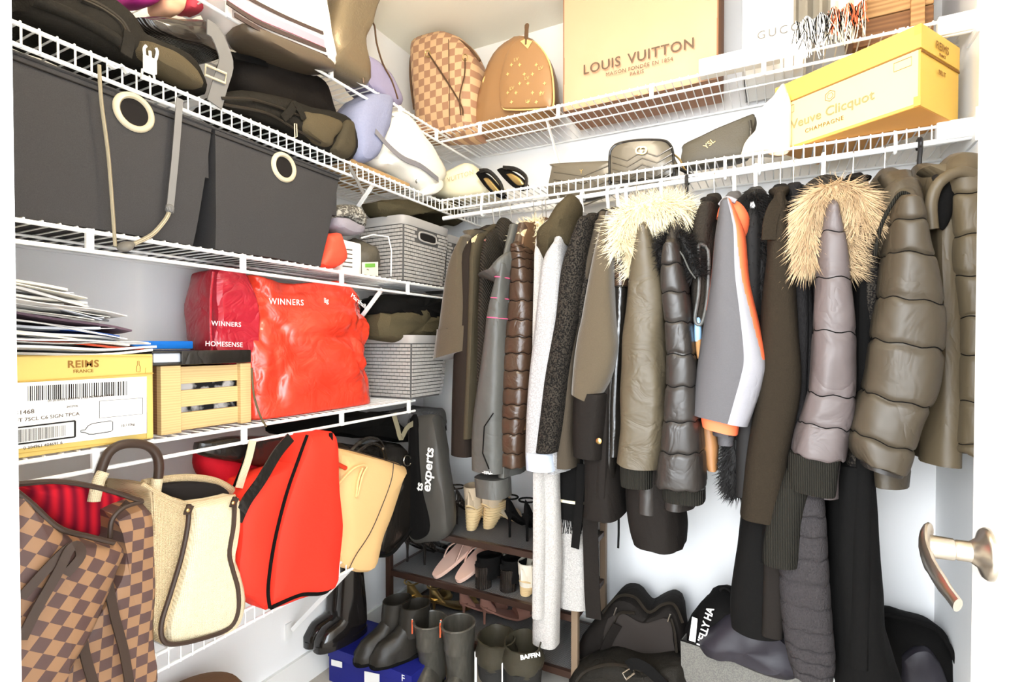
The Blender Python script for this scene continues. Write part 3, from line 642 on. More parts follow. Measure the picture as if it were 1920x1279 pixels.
# slipper, pouch, white box and packaged bedding between bins and basket
M_slip = mat('mauve_felt', (150, 144, 152), 0.95, bump=0.3, scale=200); M_slipfur = mat('grey_plush', (176, 172, 162), 0.95, kind='speckle', col2=(96, 92, 86), scale=120, bump=1.0)
t = thing('fluffy_slipper', 'grey plush slipper tucked above the red pouch', 'slipper', at(645, 440, x=0.2))
sp = pillow([(616, 392), (640, 384), (664, 392), (674, 412), (672, 428), (655, 420), (630, 408), (614, 410)], 'x', 0.24, 0.05, 0.06, wr=0.006, wf=40, boxy=0.3); sp.build('plush_upper', M_slipfur, t)
pillow([(613, 408), (630, 408), (656, 421), (672, 428), (668, 440), (645, 440), (618, 428)], 'x', 0.24, 0.045, 0.06, wr=0.002, boxy=0.5).build('felt_side', M_slip, t)
pillow([(606, 442), (628, 436), (636, 452), (640, 484), (622, 502), (594, 500), (600, 470)], 'x', 0.27, 0.035, 0.10, wr=0.005, wf=18, boxy=0.5, seed=6).build('red_pouch', mat('coral_red_cloth', (240, 84, 60), 0.6, bump=0.2, scale=50), None, label='coral red zipped pouch between the bin and the white carton', cat='pouch')
yw0, yw1 = at(632, 480, x=0.26).y, at(674, 480, x=0.26).y; zw = at(650, 452, x=0.26).z
t = thing('white_carton', 'small white printed carton on the third shelf', 'box', (0.18, (yw0+yw1)/2, Z3+0.003))
MB().box((0.08, yw0, Z3+0.003), (0.27, yw1, zw), 0.006).build('carton', M_whitelabel, t)
for k in range(5): label_plate('print_line', t, 'x', 0.27, [(642, 468+k*8), (660, 470+k*8), (660, 468+k*8), (642, 466+k*8)], M_ink, off=0.0005)
yp0, yp1 = at(676, 480, x=0.28).y, at(732, 480, x=0.28).y; zp = at(700, 444, x=0.28).z
t = thing('packaged_pillow', 'clear bag of dark quilted bedding with a green and white tag', 'package', (0.2, (yp0+yp1)/2, Z3+0.004))
blob((0.20, (yp0+yp1)/2, (Z3+zp)/2+0.002), (0.075, (yp1-yp0)/2, (zp-Z3)/2-0.002), 0.008, 20, seed=4).build('quilted_filling', mat('quilt_dark', (96, 90, 78), 0.5, kind='noise', col2=(50, 46, 40), scale=50, bump=0.8), t)
mb = MB(); mb.tube([pt(*p, 'x', 0.285) for p in ((678, 446), (700, 440), (728, 444), (734, 470), (733, 518))], 0.0025, 6); mb.build('bag_edge', M_white_plastic, t)
label_plate('tag', t, 'x', 0.287, [(678, 514), (708, 518), (708, 491), (678, 492)], mat('tag_card', (228, 224, 204), 0.7)); label_plate('green_band', t, 'x', 0.289, [(684, 501.5), (702.5, 501), (702.5, 494), (684, 494.5)], mat('tag_green', (112, 172, 72), 0.7))
text('lettering', 'PET', 0.007, at(689, 506, x=0.289), YR, ZU, M_inkdark, t, lift=0.002)
# ---------------------------------------------------------------- bags on the two upper left shelves
F_packblk = mat('black_pack_cloth', (38, 35, 30), 0.75, kind='noise', col2=(22, 20, 18), scale=300, bump=0.4, crease=(9, 0.012, (1, 1, 1)))
F_mesh = mat('olive_mesh', (104, 92, 70), 0.8, kind='weave', col2=(44, 38, 30), scale=160, bump=0.6, amount=0.9, coord='UV')
F_gloss = mat('gloss_black', (44, 38, 34), 0.18, spec=0.6, kind='stripe', col2=(28, 25, 23), scale=60, bump=0.3)
M_zip = mat('dark_zip', (60, 52, 42), 0.5, kind='stripe', col2=(30, 26, 22), scale=260, bump=0.8)
XS = 0.27
t = thing('backpack', 'large black mesh backpack lying on the second shelf above the bins', 'backpack', at(200, 110, x=XS))
pillow([(20, -20), (150, -20), (215, 20), (240, 55), (262, 72), (345, 112), (372, 150), (376, 178), (320, 160), (262, 136), (150, 86), (20, 28)], 'x', XS, 0.05, 0.16, wr=0.006, wf=14, boxy=0.5).build('body', F_packblk, t)
pillow([(255, 78), (300, 92), (345, 115), (370, 150), (372, 166), (330, 150), (270, 118), (250, 98)], 'x', XS+0.04, 0.03, 0.04, wr=0.004, wf=30).build('mesh_pocket', F_mesh, t)
MB().tube(line([(150, -5), (190, 14), (225, 40), (240, 66)], 'x', XS+0.05), (0.007, 0.010), 8).build('zip', M_zip, t)
MB().tube(line([(60, -2), (140, 30), (215, 72), (236, 92)], 'x', XS+0.055), 0.011, 10).build('padded_roll', F_packblk, t)
MB().strap(line([(243, 60), (241, 80), (236, 104)], 'x', XS+0.066), 0.02, 0.003, (1, 0, 0)).build('compression_strap', F_packblk, t)
b = MB().box(pt(267, 131, 'x', XS+0.07), pt(295, 112, 'x', XS+0.076), 0.002).build('side_buckle', M_white_plastic, t)
for q in ([(272, 108), (270, 92), (274, 86)], [(282, 112), (281, 96)], [(292, 112), (295, 98), (292, 90)]): MB().tube(line(q, 'x', XS+0.073, n=6), 0.0028, 6).build('prong', M_white_plastic, b)
MB().tube([pt(*p, 'x', XS+0.074) for p in ((265, 146), (291, 155), (288, 139), (267, 131))], 0.003, 6, closed=True).build('buckle_frame', M_white_plastic, t)
MB().strap(line([(203, 121), (215, 128), (228, 124), (238, 138)], 'x', SD+0.012), 0.01, 0.003, (0, 0, 1)).build('white_clip', M_white_plastic, t)
t = thing('gloss_handbag', 'glossy black handbag with a grey webbing strap and buckle', 'handbag', at(340, 90, x=0.22))
pillow([(238, 38), (300, 36), (370, 44), (396, 60), (412, 84), (404, 112), (372, 100), (320, 84), (262, 62)], 'x', 0.24, 0.04, 0.10, wr=0.004, wf=20).build('body', F_gloss, t)
MB().strap(line([(388, 50), (404, 62), (418, 92), (424, 120), (412, 160), (402, 196)], 'x', XS+0.05), 0.034, 0.003, (1, 0, 0)).build('webbing_strap', M_web, t)
MB().tube([pt(*p, 'x', XS+0.056) for p in ((386, 122), (424, 138), (422, 156), (384, 140))], 0.003, 6, closed=True).build('strap_buckle', M_cream_pl, t)
t = thing('black_pouch', 'slouchy black cloth bag behind the mesh backpack', 'bag', at(520, 200, x=0.2))
pillow([(432, 108), (444, 98), (500, 112), (560, 138), (596, 160), (614, 205), (612, 226), (540, 226), (470, 200), (432, 160)], 'x', 0.19, 0.06, 0.10, wr=0.008, wf=14).build('body', F_blackwarm, t)
MB().strap(line([(436, 104), (470, 112), (500, 120)], 'x', 0.255), 0.02, 0.003, (1, 0, 0.5)).build('flap', F_black, t)
t = thing('daypack', 'black daypack with an olive mesh side pocket at the end of the second shelf', 'backpack', at(540, 240, x=XS))
pillow([(408, 178), (450, 172), (520, 186), (580, 204), (640, 220), (660, 250), (660, 292), (640, 303), (590, 284), (520, 246), (410, 200)], 'x', XS, 0.05, 0.15, wr=0.006, wf=14).build('body', F_packblk, t)
pillow([(565, 210), (600, 216), (632, 228), (634, 246), (618, 262), (612, 276), (585, 264), (562, 240)], 'x', XS+0.04, 0.028, 0.03, wr=0.003, wf=30).build('mesh_pocket', F_mesh, t)
pillow([(622, 262), (638, 228), (656, 232), (658, 285), (640, 298), (618, 282)], 'x', XS+0.035, 0.03, 0.03, wr=0.004, wf=20).build('end_pocket', F_olive, t)
for q in ([(415, 184), (470, 186), (520, 200), (560, 216)], [(420, 196), (500, 212), (550, 240), (600, 268)]): MB().tube(line(q, 'x', XS+0.052), (0.003, 0.005), 6).build('zip', M_zip, t)
MB().strap(line([(530, 222), (545, 208), (552, 196), (562, 206), (570, 224)], 'x', XS+0.056), 0.02, 0.003, (1, 0, 0)).build('strap_loop', F_packblk, t)
MB().tube([pt(*p, 'x', XS+0.075) for p in ((552, 232), (556, 232), (557, 256), (553, 258))], 0.0014, 6, closed=True).build('zip_pull', M_cream_pl, t)
MB().strap(line([(655, 312), (668, 335), (676, 352), (682, 364)], 'x', SD+0.012), 0.012, 0.002, (1, 0, 0)).build('hanging_strap', M_web, t)
M_blue = mat('blue_canvas', (146, 150, 176), 0.85, kind='noise', col2=(118, 124, 156), scale=160, bump=0.3); M_canvas = mat('white_canvas', (240, 236, 226), 0.85, bump=0.15, scale=200)
t = thing('blue_tote', 'soft blue canvas pouch leaning on the daypack', 'bag', at(685, 300, x=XS))
pillow([(652, 232), (662, 200), (690, 176), (722, 184), (720, 220), (708, 262), (692, 303), (664, 302), (656, 270)], 'x', XS+0.01, 0.05, 0.10, wr=0.006, wf=16).build('body', M_blue, t)
t = thing('canvas_bag', 'white canvas drawstring bag with a grey ribbon trim', 'bag', at(760, 345, x=XS))
pillow([(704, 262), (718, 230), (738, 208), (776, 248), (806, 290), (824, 334), (800, 362), (770, 352), (742, 326), (700, 306)], 'x', XS, 0.06, 0.12, wr=0.007, wf=14, seed=3).build('body', M_canvas, t)
MB().strap(line([(704, 246), (730, 275), (758, 298), (790, 312), (822, 337)], 'x', XS+0.062), 0.02, 0.002, (1, 0, 0.2)).build('ribbon', mat('grey_ribbon', (132, 130, 136), 0.8, bump=0.3, scale=200), t)
text('lettering', '6', 0.02, at(777, 341, x=XS+0.062), YR, ZU, M_inkdark, t, lift=0.008)
pillow([(795, 350), (820, 338), (824, 352), (806, 366), (790, 366)], 'x', XS+0.03, 0.03, 0.04, wr=0.003).build('drawstring_end', M_canvas, t)
ya, yb_ = at(640, 312, x=0.27).y, at(762, 350, x=0.27).y
t = thing('cardboard_sleeve', 'flat brown cardboard sleeve under the canvas bag', 'cardboard', (0.2, (ya+yb_)/2, Z2+0.004))
MB().box((0.09, ya, Z2+0.004), (0.285, yb_, Z2+0.022), 0.001).build('sleeve', mat('brown_card', (186, 150, 104), 0.8), t, smooth=False)
MB().box((0.16, yb_-0.12, Z2+0.0225), (0.282, yb_-0.02, Z2+0.024)).build('paper_slip', M_paper[2], t, smooth=False)
# top left shelf
M_stripe_w = mat('white_shopper', (246, 240, 234), 0.6); M_pink = mat('pink_band', (238, 150, 164), 0.6); M_dkband = mat('dark_band', (70, 56, 52), 0.5)
t = thing('striped_tote', 'white tote with pink and dark diagonal bands overhanging the top left shelf', 'bag', at(540, 110, x=0.3))
pillow([(395, -60), (610, -60), (606, 0), (614, 60), (622, 132), (560, 112), (500, 78), (462, 60), (440, 24), (420, 0)], 'x', 0.30, 0.035, 0.14, wr=0.005, wf=12, boxy=0.7).build('body', M_stripe_w, t)
for q, w_, mm in (([(425, -8), (480, 26), (540, 52), (608, 82)], 0.020, M_pink), ([(425, 4), (480, 40), (540, 66), (611, 94)], 0.010, M_dkband), ([(440, 28), (500, 62), (560, 86), (614, 108)], 0.010, M_dkband), ([(430, -26), (480, 4), (540, 34), (606, 62)], 0.008, M_dkband)):
    MB().strap(line(q, 'x', 0.337), w_, 0.003, (1, 0, 0)).build('band', mm, t)
pillow([(452, 46), (480, 58), (540, 84), (612, 112), (622, 134), (560, 118), (500, 90), (462, 66)], 'x', 0.315, 0.028, 0.10, wr=0.003).build('dark_base', mat('dark_leather_base', (88, 76, 62), 0.4, spec=0.5, bump=0.2, scale=60), t)
M_bronzebag = mat('metallic_bronze_leather', (124, 110, 88), 0.35, metal=0.35, bump=0.25, scale=160)
t = thing('bronze_handbag', 'metallic bronze leather bag slumping over the top left shelf', 'handbag', at(650, 150, x=0.29))
pillow([(640, -60), (720, -60), (704, 0), (690, 40), (676, 72), (678, 120), (684, 158), (660, 150), (614, 126), (618, 104), (612, 60), (622, 20)], 'x', 0.30, 0.04, 0.10, wr=0.006, wf=12, boxy=0.4).build('body', M_bronzebag, t)
MB().tube(line([(676, 72), (677, 110), (682, 156)], 'x', 0.325), 0.003, 6).build('edge_piping', F_brownleather, t)
M_lav = mat('lavender_cloth', (150, 144, 172), 0.85, bump=0.3, scale=80)
t = thing('lavender_bag', 'lavender cloth bag with a thin leather strap beside the bronze bag', 'bag', at(712, 180, x=0.24))
pillow([(676, 102), (700, 116), (732, 148), (750, 196), (728, 196), (700, 178), (678, 150)], 'x', 0.26, 0.03, 0.10, wr=0.006, wf=20).build('body', M_lav, t)
MB().tube(line([(692, 34), (702, 48), (706, 80), (718, 120), (734, 150), (746, 186)], 'x', 0.29), (0.003, 0.006), 8).build('strap', F_brownleather, t)
MB().lathe([(0.004, 0), (0.005, 0.003), (0.002, 0.006)], Matrix.Translation(at(693, 33, x=0.29)), 10).build('strap_stud', F_gold, t)
for lab, ol, c in (('magenta pouch on the top left shelf', [(225, -40), (296, -40), (292, 6), (240, 6)], (164, 40, 120)), ('peach pouch beside the magenta one on the top shelf', [(298, -40), (340, -40), (334, 24), (300, 20)], (240, 186, 150)), ('red and black cloth pouch next to the striped tote', [(342, -40), (420, -40), (408, 16), (346, 20)], (206, 70, 84))):
    pillow(ol, 'x', 0.2, 0.03, 0.06, wr=0.004).build('small_pouch', mat('pouch_%d' % c[0], c, 0.7), None, label=lab, cat='pouch')
# ---------------------------------------------------------------- handbags on the lowest left shelf
M_damier = mat('damier_canvas', (150, 114, 84), 0.5, kind='checker', col2=(88, 66, 62), scale=50, coord='UV', stretch=(1, 1, 1)); M_damier_overlit = mat('damier_canvas_overlit', (214, 176, 136), 0.5, kind='checker', col2=(170, 128, 100), scale=36, coord='UV')  # second canvas is a paler copy, strong light put into its colours
M_damtrim = mat('dark_brown_trim', (62, 48, 40), 0.4); M_redlin = mat('red_striped_lining', (206, 30, 48), 0.8, kind='stripe', col2=(110, 16, 40), scale=16, coord='UV', amount=0.9)
def tote_shell(outF, axis, val, depth, m, parent, name='body', n=44, wr=0.006, wf=10, seed=0, boxy=0.85):
    mb = pillow(outF, axis, val, depth[0], depth[1], n=n, boxy=boxy, wr=wr, wf=wf, seed=seed); return mb.build(name, m, parent, angle=50)
def uvx(mb, axis):   # planar uv in metres on the room-facing plane, rotated
    for k, f in enumerate(mb.f): mb.uv[k] = [((mb.v[i].y if axis == 'x' else mb.v[i].x), mb.v[i].z) for i in f]
    return mb
def rot_uv(mb, ang):
    c, s = math.cos(ang), math.sin(ang)
    for k in range(len(mb.uv)): mb.uv[k] = [(u*c-v*s, u*s+v*c) for u, v in mb.uv[k]]
    return mb
XB = 0.33
t = thing('checked_tote', 'brown checked canvas tote with a red striped lining, nearest the door jamb', 'handbag', at(150, 1279, x=XB))
rot_uv(uvx(pillow([(20, 920), (60, 950), (120, 1000), (170, 1008), (214, 1016), (206, 1060), (190, 1110), (150, 1190), (100, 1279), (90, 1330), (-20, 1330), (-20, 920)], 'x', XB+0.06, 0.05, 0.06, wr=0.006, wf=10, boxy=0.6), 'x'), R_(38)).build('front_panel', M_damier, t)
rot_uv(uvx(pillow([(200, 960), (232, 944), (268, 940), (272, 1000), (270, 1100), (268, 1200), (262, 1330), (60, 1330), (120, 1200), (190, 1090), (206, 1010)], 'x', XB, 0.05, 0.10, wr=0.008, wf=9, boxy=0.7, seed=2), 'x'), R_(4)).build('side_panel', M_damier, t)
uvx(pillow([(30, 912), (100, 904), (180, 918), (250, 935), (262, 944), (220, 960), (205, 1005), (165, 1004), (120, 990), (60, 945)], 'x', XB-0.06, 0.03, 0.05, wr=0.004, boxy=0.7), 'x').build('lining', M_redlin, t)
for q in ([(20, 914), (60, 946), (110, 990), (165, 1006), (214, 1018)], [(30, 908), (110, 903), (190, 916), (266, 940)], [(206, 1008), (210, 975), (232, 952), (268, 940)]): MB().tube(line(q, 'x', XB+0.10 if q[0][1] > 910 and q[0][0] < 100 else XB+0.045, n=20), 0.0045, 8).build('leather_edge', M_damtrim, t)
for q, off in (([(40, 1200), (70, 1140), (110, 1070), (130, 1030), (146, 1024), (150, 1045), (122, 1078)], 0.125), ([(40, 1120), (80, 1075), (118, 1036), (136, 1022)], 0.12), ([(200, 1075), (204, 1100), (216, 1160), (232, 1220), (244, 1290)], 0.07), ([(152, 1110), (150, 1160), (160, 1230), (178, 1290)], 0.075)):
    MB().strap(line(q, 'x', XB+off, n=24), 0.014, 0.004, (1, 0, 0.2)).build('handle', M_damtrim, t)
MB().tube([pt(203+7*math.cos(a), 1065+9*math.sin(a), 'x', XB+0.065) for a in [k*0.5236 for k in range(12)]], 0.002, 6, closed=True).build('handle_ring', F_gold, t)
MB().strap(line([(240, 940), (226, 955), (218, 965)], 'x', XB+0.0, n=8), 0.01, 0.002, (1, 0, 0)).build('inner_strap', M_damtrim, t)
M_straw = mat('woven_straw', (216, 194, 156), 0.85, kind='weave', col2=(190, 164, 126), scale=110, bump=0.7, coord='UV', amount=0.8); M_strawfront = mat('woven_straw_pale', (226, 212, 180), 0.85, kind='weave', col2=(216, 198, 164), scale=110, bump=0.5, coord='UV', amount=0.7)
t = thing('straw_tote', 'beige woven straw tote with black leather piping', 'handbag', at(340, 1205, x=XB))
XQ = XB+0.01
uvx(pillow([(272, 905), (300, 925), (352, 944), (350, 980), (338, 1040), (318, 1110), (300, 1170), (306, 1205), (280, 1192), (264, 1150), (266, 1020)], 'x', XQ, 0.03, 0.18, wr=0.003, boxy=0.8), 'x').build('side_panel', M_straw, t)
uvx(pillow([(352, 944), (400, 934), (440, 930), (440, 985), (430, 1040), (438, 1070), (447, 1110), (446, 1150), (430, 1180), (380, 1196), (330, 1208), (304, 1204), (302, 1170), (320, 1110), (340, 1040)], 'x', XQ+0.015, 0.035, 0.16, wr=0.004, boxy=0.7), 'x').build('front_panel', M_strawfront, t)
MB().tube(line([(354, 946), (352, 985), (340, 1045), (320, 1112), (303, 1168), (306, 1200), (330, 1208), (385, 1196), (430, 1178), (446, 1148), (446, 1105), (436, 1068), (430, 1035), (438, 985), (440, 932)], 'x', XQ+0.05, n=60), 0.0048, 8).build('piping', M_damtrim, t)
MB().tube(line([(268, 908), (300, 902), (350, 897), (400, 903), (436, 922), (440, 934)], 'x', XQ-0.04, n=24), 0.010, 10).build('rolled_rim', M_straw, t)
MB().tube(line([(268, 908), (300, 926), (350, 944), (400, 936), (440, 930)], 'x', XQ+0.02, n=24), 0.004, 8).build('front_rim', M_straw, t)
pillow([(285, 910), (350, 903), (405, 908), (428, 926), (400, 933), (350, 941), (305, 925)], 'x', XQ-0.02, 0.012, 0.02, wr=0.0, boxy=0.8).build('tote_mouth_shade', M_void, t)  # dark filler stands for the shade inside the tote
MB().tube(line([(180, 920), (190, 880), (205, 848), (232, 833), (270, 834), (292, 850), (298, 880), (290, 935)], 'x', XQ-0.02, n=36), 0.009, 10).build('handle', M_damtrim, t)
for q in ([(176, 940), (184, 905), (194, 885)], [(290, 950), (291, 925), (295, 898)]): MB().tube(line(q, 'x', XQ-0.015, n=8), 0.0105, 10).build('handle_wrap', M_strawfront, t)
for c in ((352, 957), (437, 943)): 
    b = MB().strap(line([(c[0]+6, c[1]-10), (c[0]+1, c[1]), (c[0]-1, c[1]+8)], 'x', XQ+0.056, n=6), 0.014, 0.004, (1, 0, 0)).build('leather_tab', M_damtrim, t)
    MB().lathe([(0.0035, 0), (0.0038, 0.002), (0.0015, 0.004)], Matrix.Translation(at(c[0], c[1], x=XQ+0.058)) @ Matrix.Rotation(R_(90), 4, 'Y'), 12).build('stud', F_gold, b)
M_redcloth = mat('red_canvas', (238, 56, 34), 0.7, kind='noise', col2=(216, 40, 34), scale=5, bump=0.1, bscale=200); M_redside = mat('crimson_canvas', (190, 22, 36), 0.75, bump=0.1, scale=200)
t = thing('red_tote', 'bright red canvas tote with black leather trim and straps', 'handbag', at(520, 1135, x=XB))
XR = XB+0.0
pillow([(576, 816), (606, 812), (622, 815), (626, 880), (632, 950), (634, 1000), (628, 1060), (618, 1104), (570, 1118), (506, 1141), (500, 1120), (506, 1040), (522, 960), (548, 880)], 'x', XR+0.03, 0.03, 0.16, wr=0.006, wf=9, boxy=0.75).build('front_panel', M_redcloth, t)
pillow([(470, 900), (520, 880), (555, 872), (530, 960), (510, 1040), (503, 1138), (470, 1124), (438, 1106), (438, 1000), (446, 950)], 'x', XR+0.01, 0.03, 0.16, wr=0.006, wf=9, boxy=0.7, seed=2).build('side_panel', M_redcloth, t)
pillow([(372, 850), (420, 845), (500, 870), (520, 890), (470, 930), (440, 960), (380, 890)], 'x', XR-0.10, 0.03, 0.05, wr=0.003).build('far_side', M_redside, t)
pillow([(372, 830), (440, 820), (520, 818), (576, 816), (560, 872), (500, 876), (430, 866), (376, 852)], 'x', XR-0.06, 0.02, 0.05, wr=0.003).build('black_band', F_blackleather, t)
MB().tube(line([(576, 816), (560, 860), (536, 930), (514, 1020), (503, 1100), (506, 1140)], 'x', XR+0.064, n=30), 0.004, 8).build('piping', F_black, t)
MB().tube(line([(620, 812), (626, 880), (634, 960), (632, 1020), (618, 1104), (562, 1116), (508, 1140)], 'x', XR+0.05, n=40), 0.005, 8).build('edge_trim', F_black, t)
MB().strap(line([(545, 820), (520, 850), (490, 900), (462, 940), (444, 978)], 'x', XR+0.05, n=24), 0.026, 0.004, (1, 0, 0.1)).build('shoulder_strap', F_blackleather, t)
MB().strap(line([(470, 830), (458, 870), (440, 915), (428, 955)], 'x', XR-0.03, n=16), 0.012, 0.003, (1, 0, 0.1)).build('inner_strap', F_black, t)
MB().strap(line([(474, 826), (466, 860), (456, 890), (448, 915)], 'x', XR+0.0, n=12), 0.018, 0.003, (1, 0, 0.1)).build('tan_strap', M_strawfront, t)
M_tan = mat('tan_leather', (236, 196, 138), 0.45, kind='noise', col2=(226, 180, 118), scale=6, bump=0.08, bscale=150)
t = thing('tan_tote', 'tan leather tote with a knotted strap tab beside the red tote', 'handbag', at(665, 1070, x=XB-0.03))
XT = XB-0.04
pillow([(628, 838), (660, 846), (752, 872), (748, 900), (730, 960), (710, 1010), (696, 1064), (672, 1072), (650, 1066), (628, 1050), (622, 960)], 'x', XT, 0.03, 0.12, wr=0.003, wf=9, boxy=0.75).build('body', M_tan, t)
MB().tube(line([(738, 868), (734, 900), (716, 950), (694, 1000), (668, 1040), (655, 1066)], 'x', XT+0.032, n=24), 0.0014, 6).build('seam', M_damtrim, t)
MB().tube(line([(626, 838), (660, 845), (720, 862), (752, 873)], 'x', XT+0.031, n=16), 0.002, 6).build('top_edge', M_damtrim, t)
MB().tube(line([(626, 918), (646, 895), (664, 878), (680, 872), (688, 876), (680, 892), (672, 925), (668, 930), (672, 900), (680, 878)], 'x', XT+0.036, n=30), 0.0035, 6).build('strap_tab', M_tan, t)
MB().tube(line([(628, 868), (636, 872), (648, 878)], 'x', XT+0.036, n=8), 0.007, 8).build('red_toggle', mat('red_enamel', (214, 66, 40), 0.3), t)
t = thing('black_leather_bag', 'black pebbled leather bag slouching behind the tan tote', 'handbag', at(740, 1040, x=0.22))
XK = 0.22
pillow([(632, 830), (680, 838), (730, 830), (752, 838), (768, 880), (784, 930), (790, 965), (772, 985), (748, 1018), (720, 1040), (700, 1030), (690, 960), (640, 880)], 'x', XK, 0.05, 0.14, wr=0.005, wf=10).build('body', F_blackleather, t)
MB().tube(line([(645, 862), (665, 838), (690, 822), (712, 826), (724, 850), (722, 880)], 'x', XK+0.06, n=24), (0.004, 0.007), 8).build('handle', F_blackleather, t)
MB().tube(line([(650, 868), (672, 846), (696, 832), (716, 840), (724, 870)], 'x', XK+0.075, n=24), (0.004, 0.006), 8).build('handle', F_blackleather, t)
MB().tube(line([(690, 1040), (730, 1040), (758, 1010), (775, 985)], 'x', XK+0.05, n=16), 0.006, 8).build('base_strap', F_black, t)
MB().lathe([(0.004, 0), (0.004, 0.002), (0.001, 0.004)], Matrix.Translation(at(718, 841, x=XK+0.085)) @ Matrix.Rotation(R_(90), 4, 'Y'), 12).build('rivet', M_steel, t)
MB().tube([pt(764+7*math.cos(a), 864+10*math.sin(a), 'x', XK+0.05) for a in [k*0.5236 for k in range(12)]], 0.002, 6, closed=True).build('ring', M_steel, t)
t = thing('printed_shopper', 'black reusable shopper with white vertical lettering hanging at the shelf end', 'bag', at(810, 1015, y=-0.42))
YX = -0.40
pillow([(770, 785), (812, 776), (822, 790), (832, 870), (845, 995), (800, 1016), (775, 1012), (762, 960), (770, 880)], 'y', YX, 0.03, 0.06, wr=0.004, wf=16, boxy=0.7).build('body', mat('black_laminate', (74, 72, 68), 0.45, kind='noise', col2=(58, 56, 52), scale=20, bump=0.3), t)
pillow([(770, 785), (782, 785), (790, 900), (806, 990), (780, 1012), (764, 985), (766, 900)], 'y', YX-0.03, 0.012, 0.02, wr=0.002).build('side_gusset', F_black, t)
text('lettering', 'experts', 0.052, at(804, 880, y=YX-0.036), (0.10, 0, 1), (-1, 0, 0.1), M_whitelabel, t, bold=0.0012, lift=0.004)
text('lettering', 'ts', 0.042, at(788, 912, y=YX-0.044), (0.10, 0, 1), (-1, 0, 0.1), M_whitelabel, t, bold=0.001, lift=0.004)
for lab, nm, ol, mm, xx in (('dark folded bags tucked under the fourth shelf', 'folded_bag', [(505, 790), (560, 776), (640, 768), (700, 775), (760, 770), (820, 780), (830, 810), (760, 828), (690, 822), (600, 815), (520, 815)], F_black, 0.14), ('crumpled grey cloth scraps above the black leather bag', 'folded_bag', [(740, 772), (790, 764), (822, 768), (826, 800), (790, 808), (760, 800)], M_web, 0.20)):
    pillow(ol, 'x', xx, 0.05, 0.08, wr=0.012, wf=26).build(nm, mm, None, label=lab, cat='bag')
MB().strap(line([(738, 776), (745, 800), (752, 822), (765, 800), (790, 788)], 'x', 0.28, n=14), 0.02, 0.002, (1, 0, 0)).build('webbing', mat('khaki_web', (140, 132, 108), 0.85, bump=0.3, scale=120), None, label='khaki webbing strap looped under the basket shelf', cat='strap')
# ---------------------------------------------------------------- back wall, top shelf
XR_ = (1, 0, 0)
ZT = Z1+0.003
t = thing('pale_checked_tote', 'upright pale brown checked canvas tote in the corner of the top shelf', 'handbag', (0.33, -0.2, ZT))
o_nf = [(783, 100), (786, 86), (800, 76), (822, 70), (845, 68), (864, 74), (882, 88), (898, 112), (905, 150), (905, 200), (902, 255), (898, 266), (850, 268), (800, 268), (796, 258), (790, 200), (785, 150)]
uvx(pillow(o_nf, 'y', -0.20, 0.09, 0.09, wr=0.003, boxy=0.55), 'y').build('body', M_damier_overlit, t)
MB().tube(line([(790, 92), (808, 76), (845, 70), (876, 86), (900, 114)], 'y', -0.245, n=20), 0.005, 8).build('rim', F_brownleather, t)
MB().tube(line([(841, 74), (842, 150), (843, 235)], 'y', -0.292, n=10), 0.0015, 6).build('centre_seam', F_brownleather, t)
for q, off in (([(803, 100), (822, 128), (846, 165), (866, 200), (868, 216)], -0.298), ([(872, 110), (871, 140), (862, 180), (864, 215)], -0.298), ([(788, 110), (780, 94), (771, 106), (770, 150), (777, 205)], -0.24), ([(786, 130), (782, 165), (781, 205)], -0.25)):
    MB().tube(line(q, 'y', off, n=18), (0.0025, 0.005), 8).build('handle', F_brownleather, t)
for p in ((802, 101), (872, 108)): MB().tube([pt(p[0]+5*math.cos(a), p[1]+6*math.sin(a), 'y', -0.297) for a in [k*0.5236 for k in range(12)]], 0.002, 6, closed=True).build('ring', F_gold, t)
M_mono = mat('brown_coated_canvas', (158, 118, 78), 0.35, spec=0.5, bump=0.05, scale=300); M_monomark = mat('gold_print', (222, 186, 120), 0.5); M_nat = mat('natural_leather', (232, 192, 128), 0.5)
t = thing('travel_bag', 'rounded brown printed travel bag with gold marks next to the checked tote', 'handbag', (0.6, -0.2, ZT))
pillow([(978, 76), (1004, 80), (1030, 116), (1038, 160), (1036, 226), (960, 246), (902, 256), (906, 190), (936, 112)], 'y', -0.17, 0.09, 0.11, wr=0.003, boxy=0.45).build('body', M_mono, t)
ep = [(984, 74), (1006, 82), (1028, 112), (1037, 152), (1037, 200), (1020, 204), (960, 206), (942, 200), (940, 160), (950, 112), (966, 84)]
pillow(ep, 'y', -0.262, 0.022, 0.03, wr=0.0, boxy=1.0).build('end_panel', M_mono, t)
MB().tube([Vector(p) for p in catmull([pt(*p, 'y', -0.27) for p in ep+[ep[0]]], 50)], 0.003, 6).build('panel_piping', M_nat, t)
MB().tube(line([(986, 84), (987, 62), (988, 44)], 'y', -0.285, n=10), [(0.003, 0.004)]*3+[(0.002, 0.008)]*4+[(0.002, 0.009)]*2+[(0.002, 0.005)], 10, flat=(0, 1, 0)).build('zip_tag', F_brownleather, t)
label_plate('leather_patch', t, 'y', -0.284, [(976, 78), (990, 92), (998, 78), (986, 73)], M_nat, off=0.001)
MB().tube(line([(930, 122), (918, 136), (907, 152), (912, 158)], 'y', -0.24, n=10), 0.006, 8).build('handle', M_nat, t)
mb = MB(); rnd = random.Random(4)
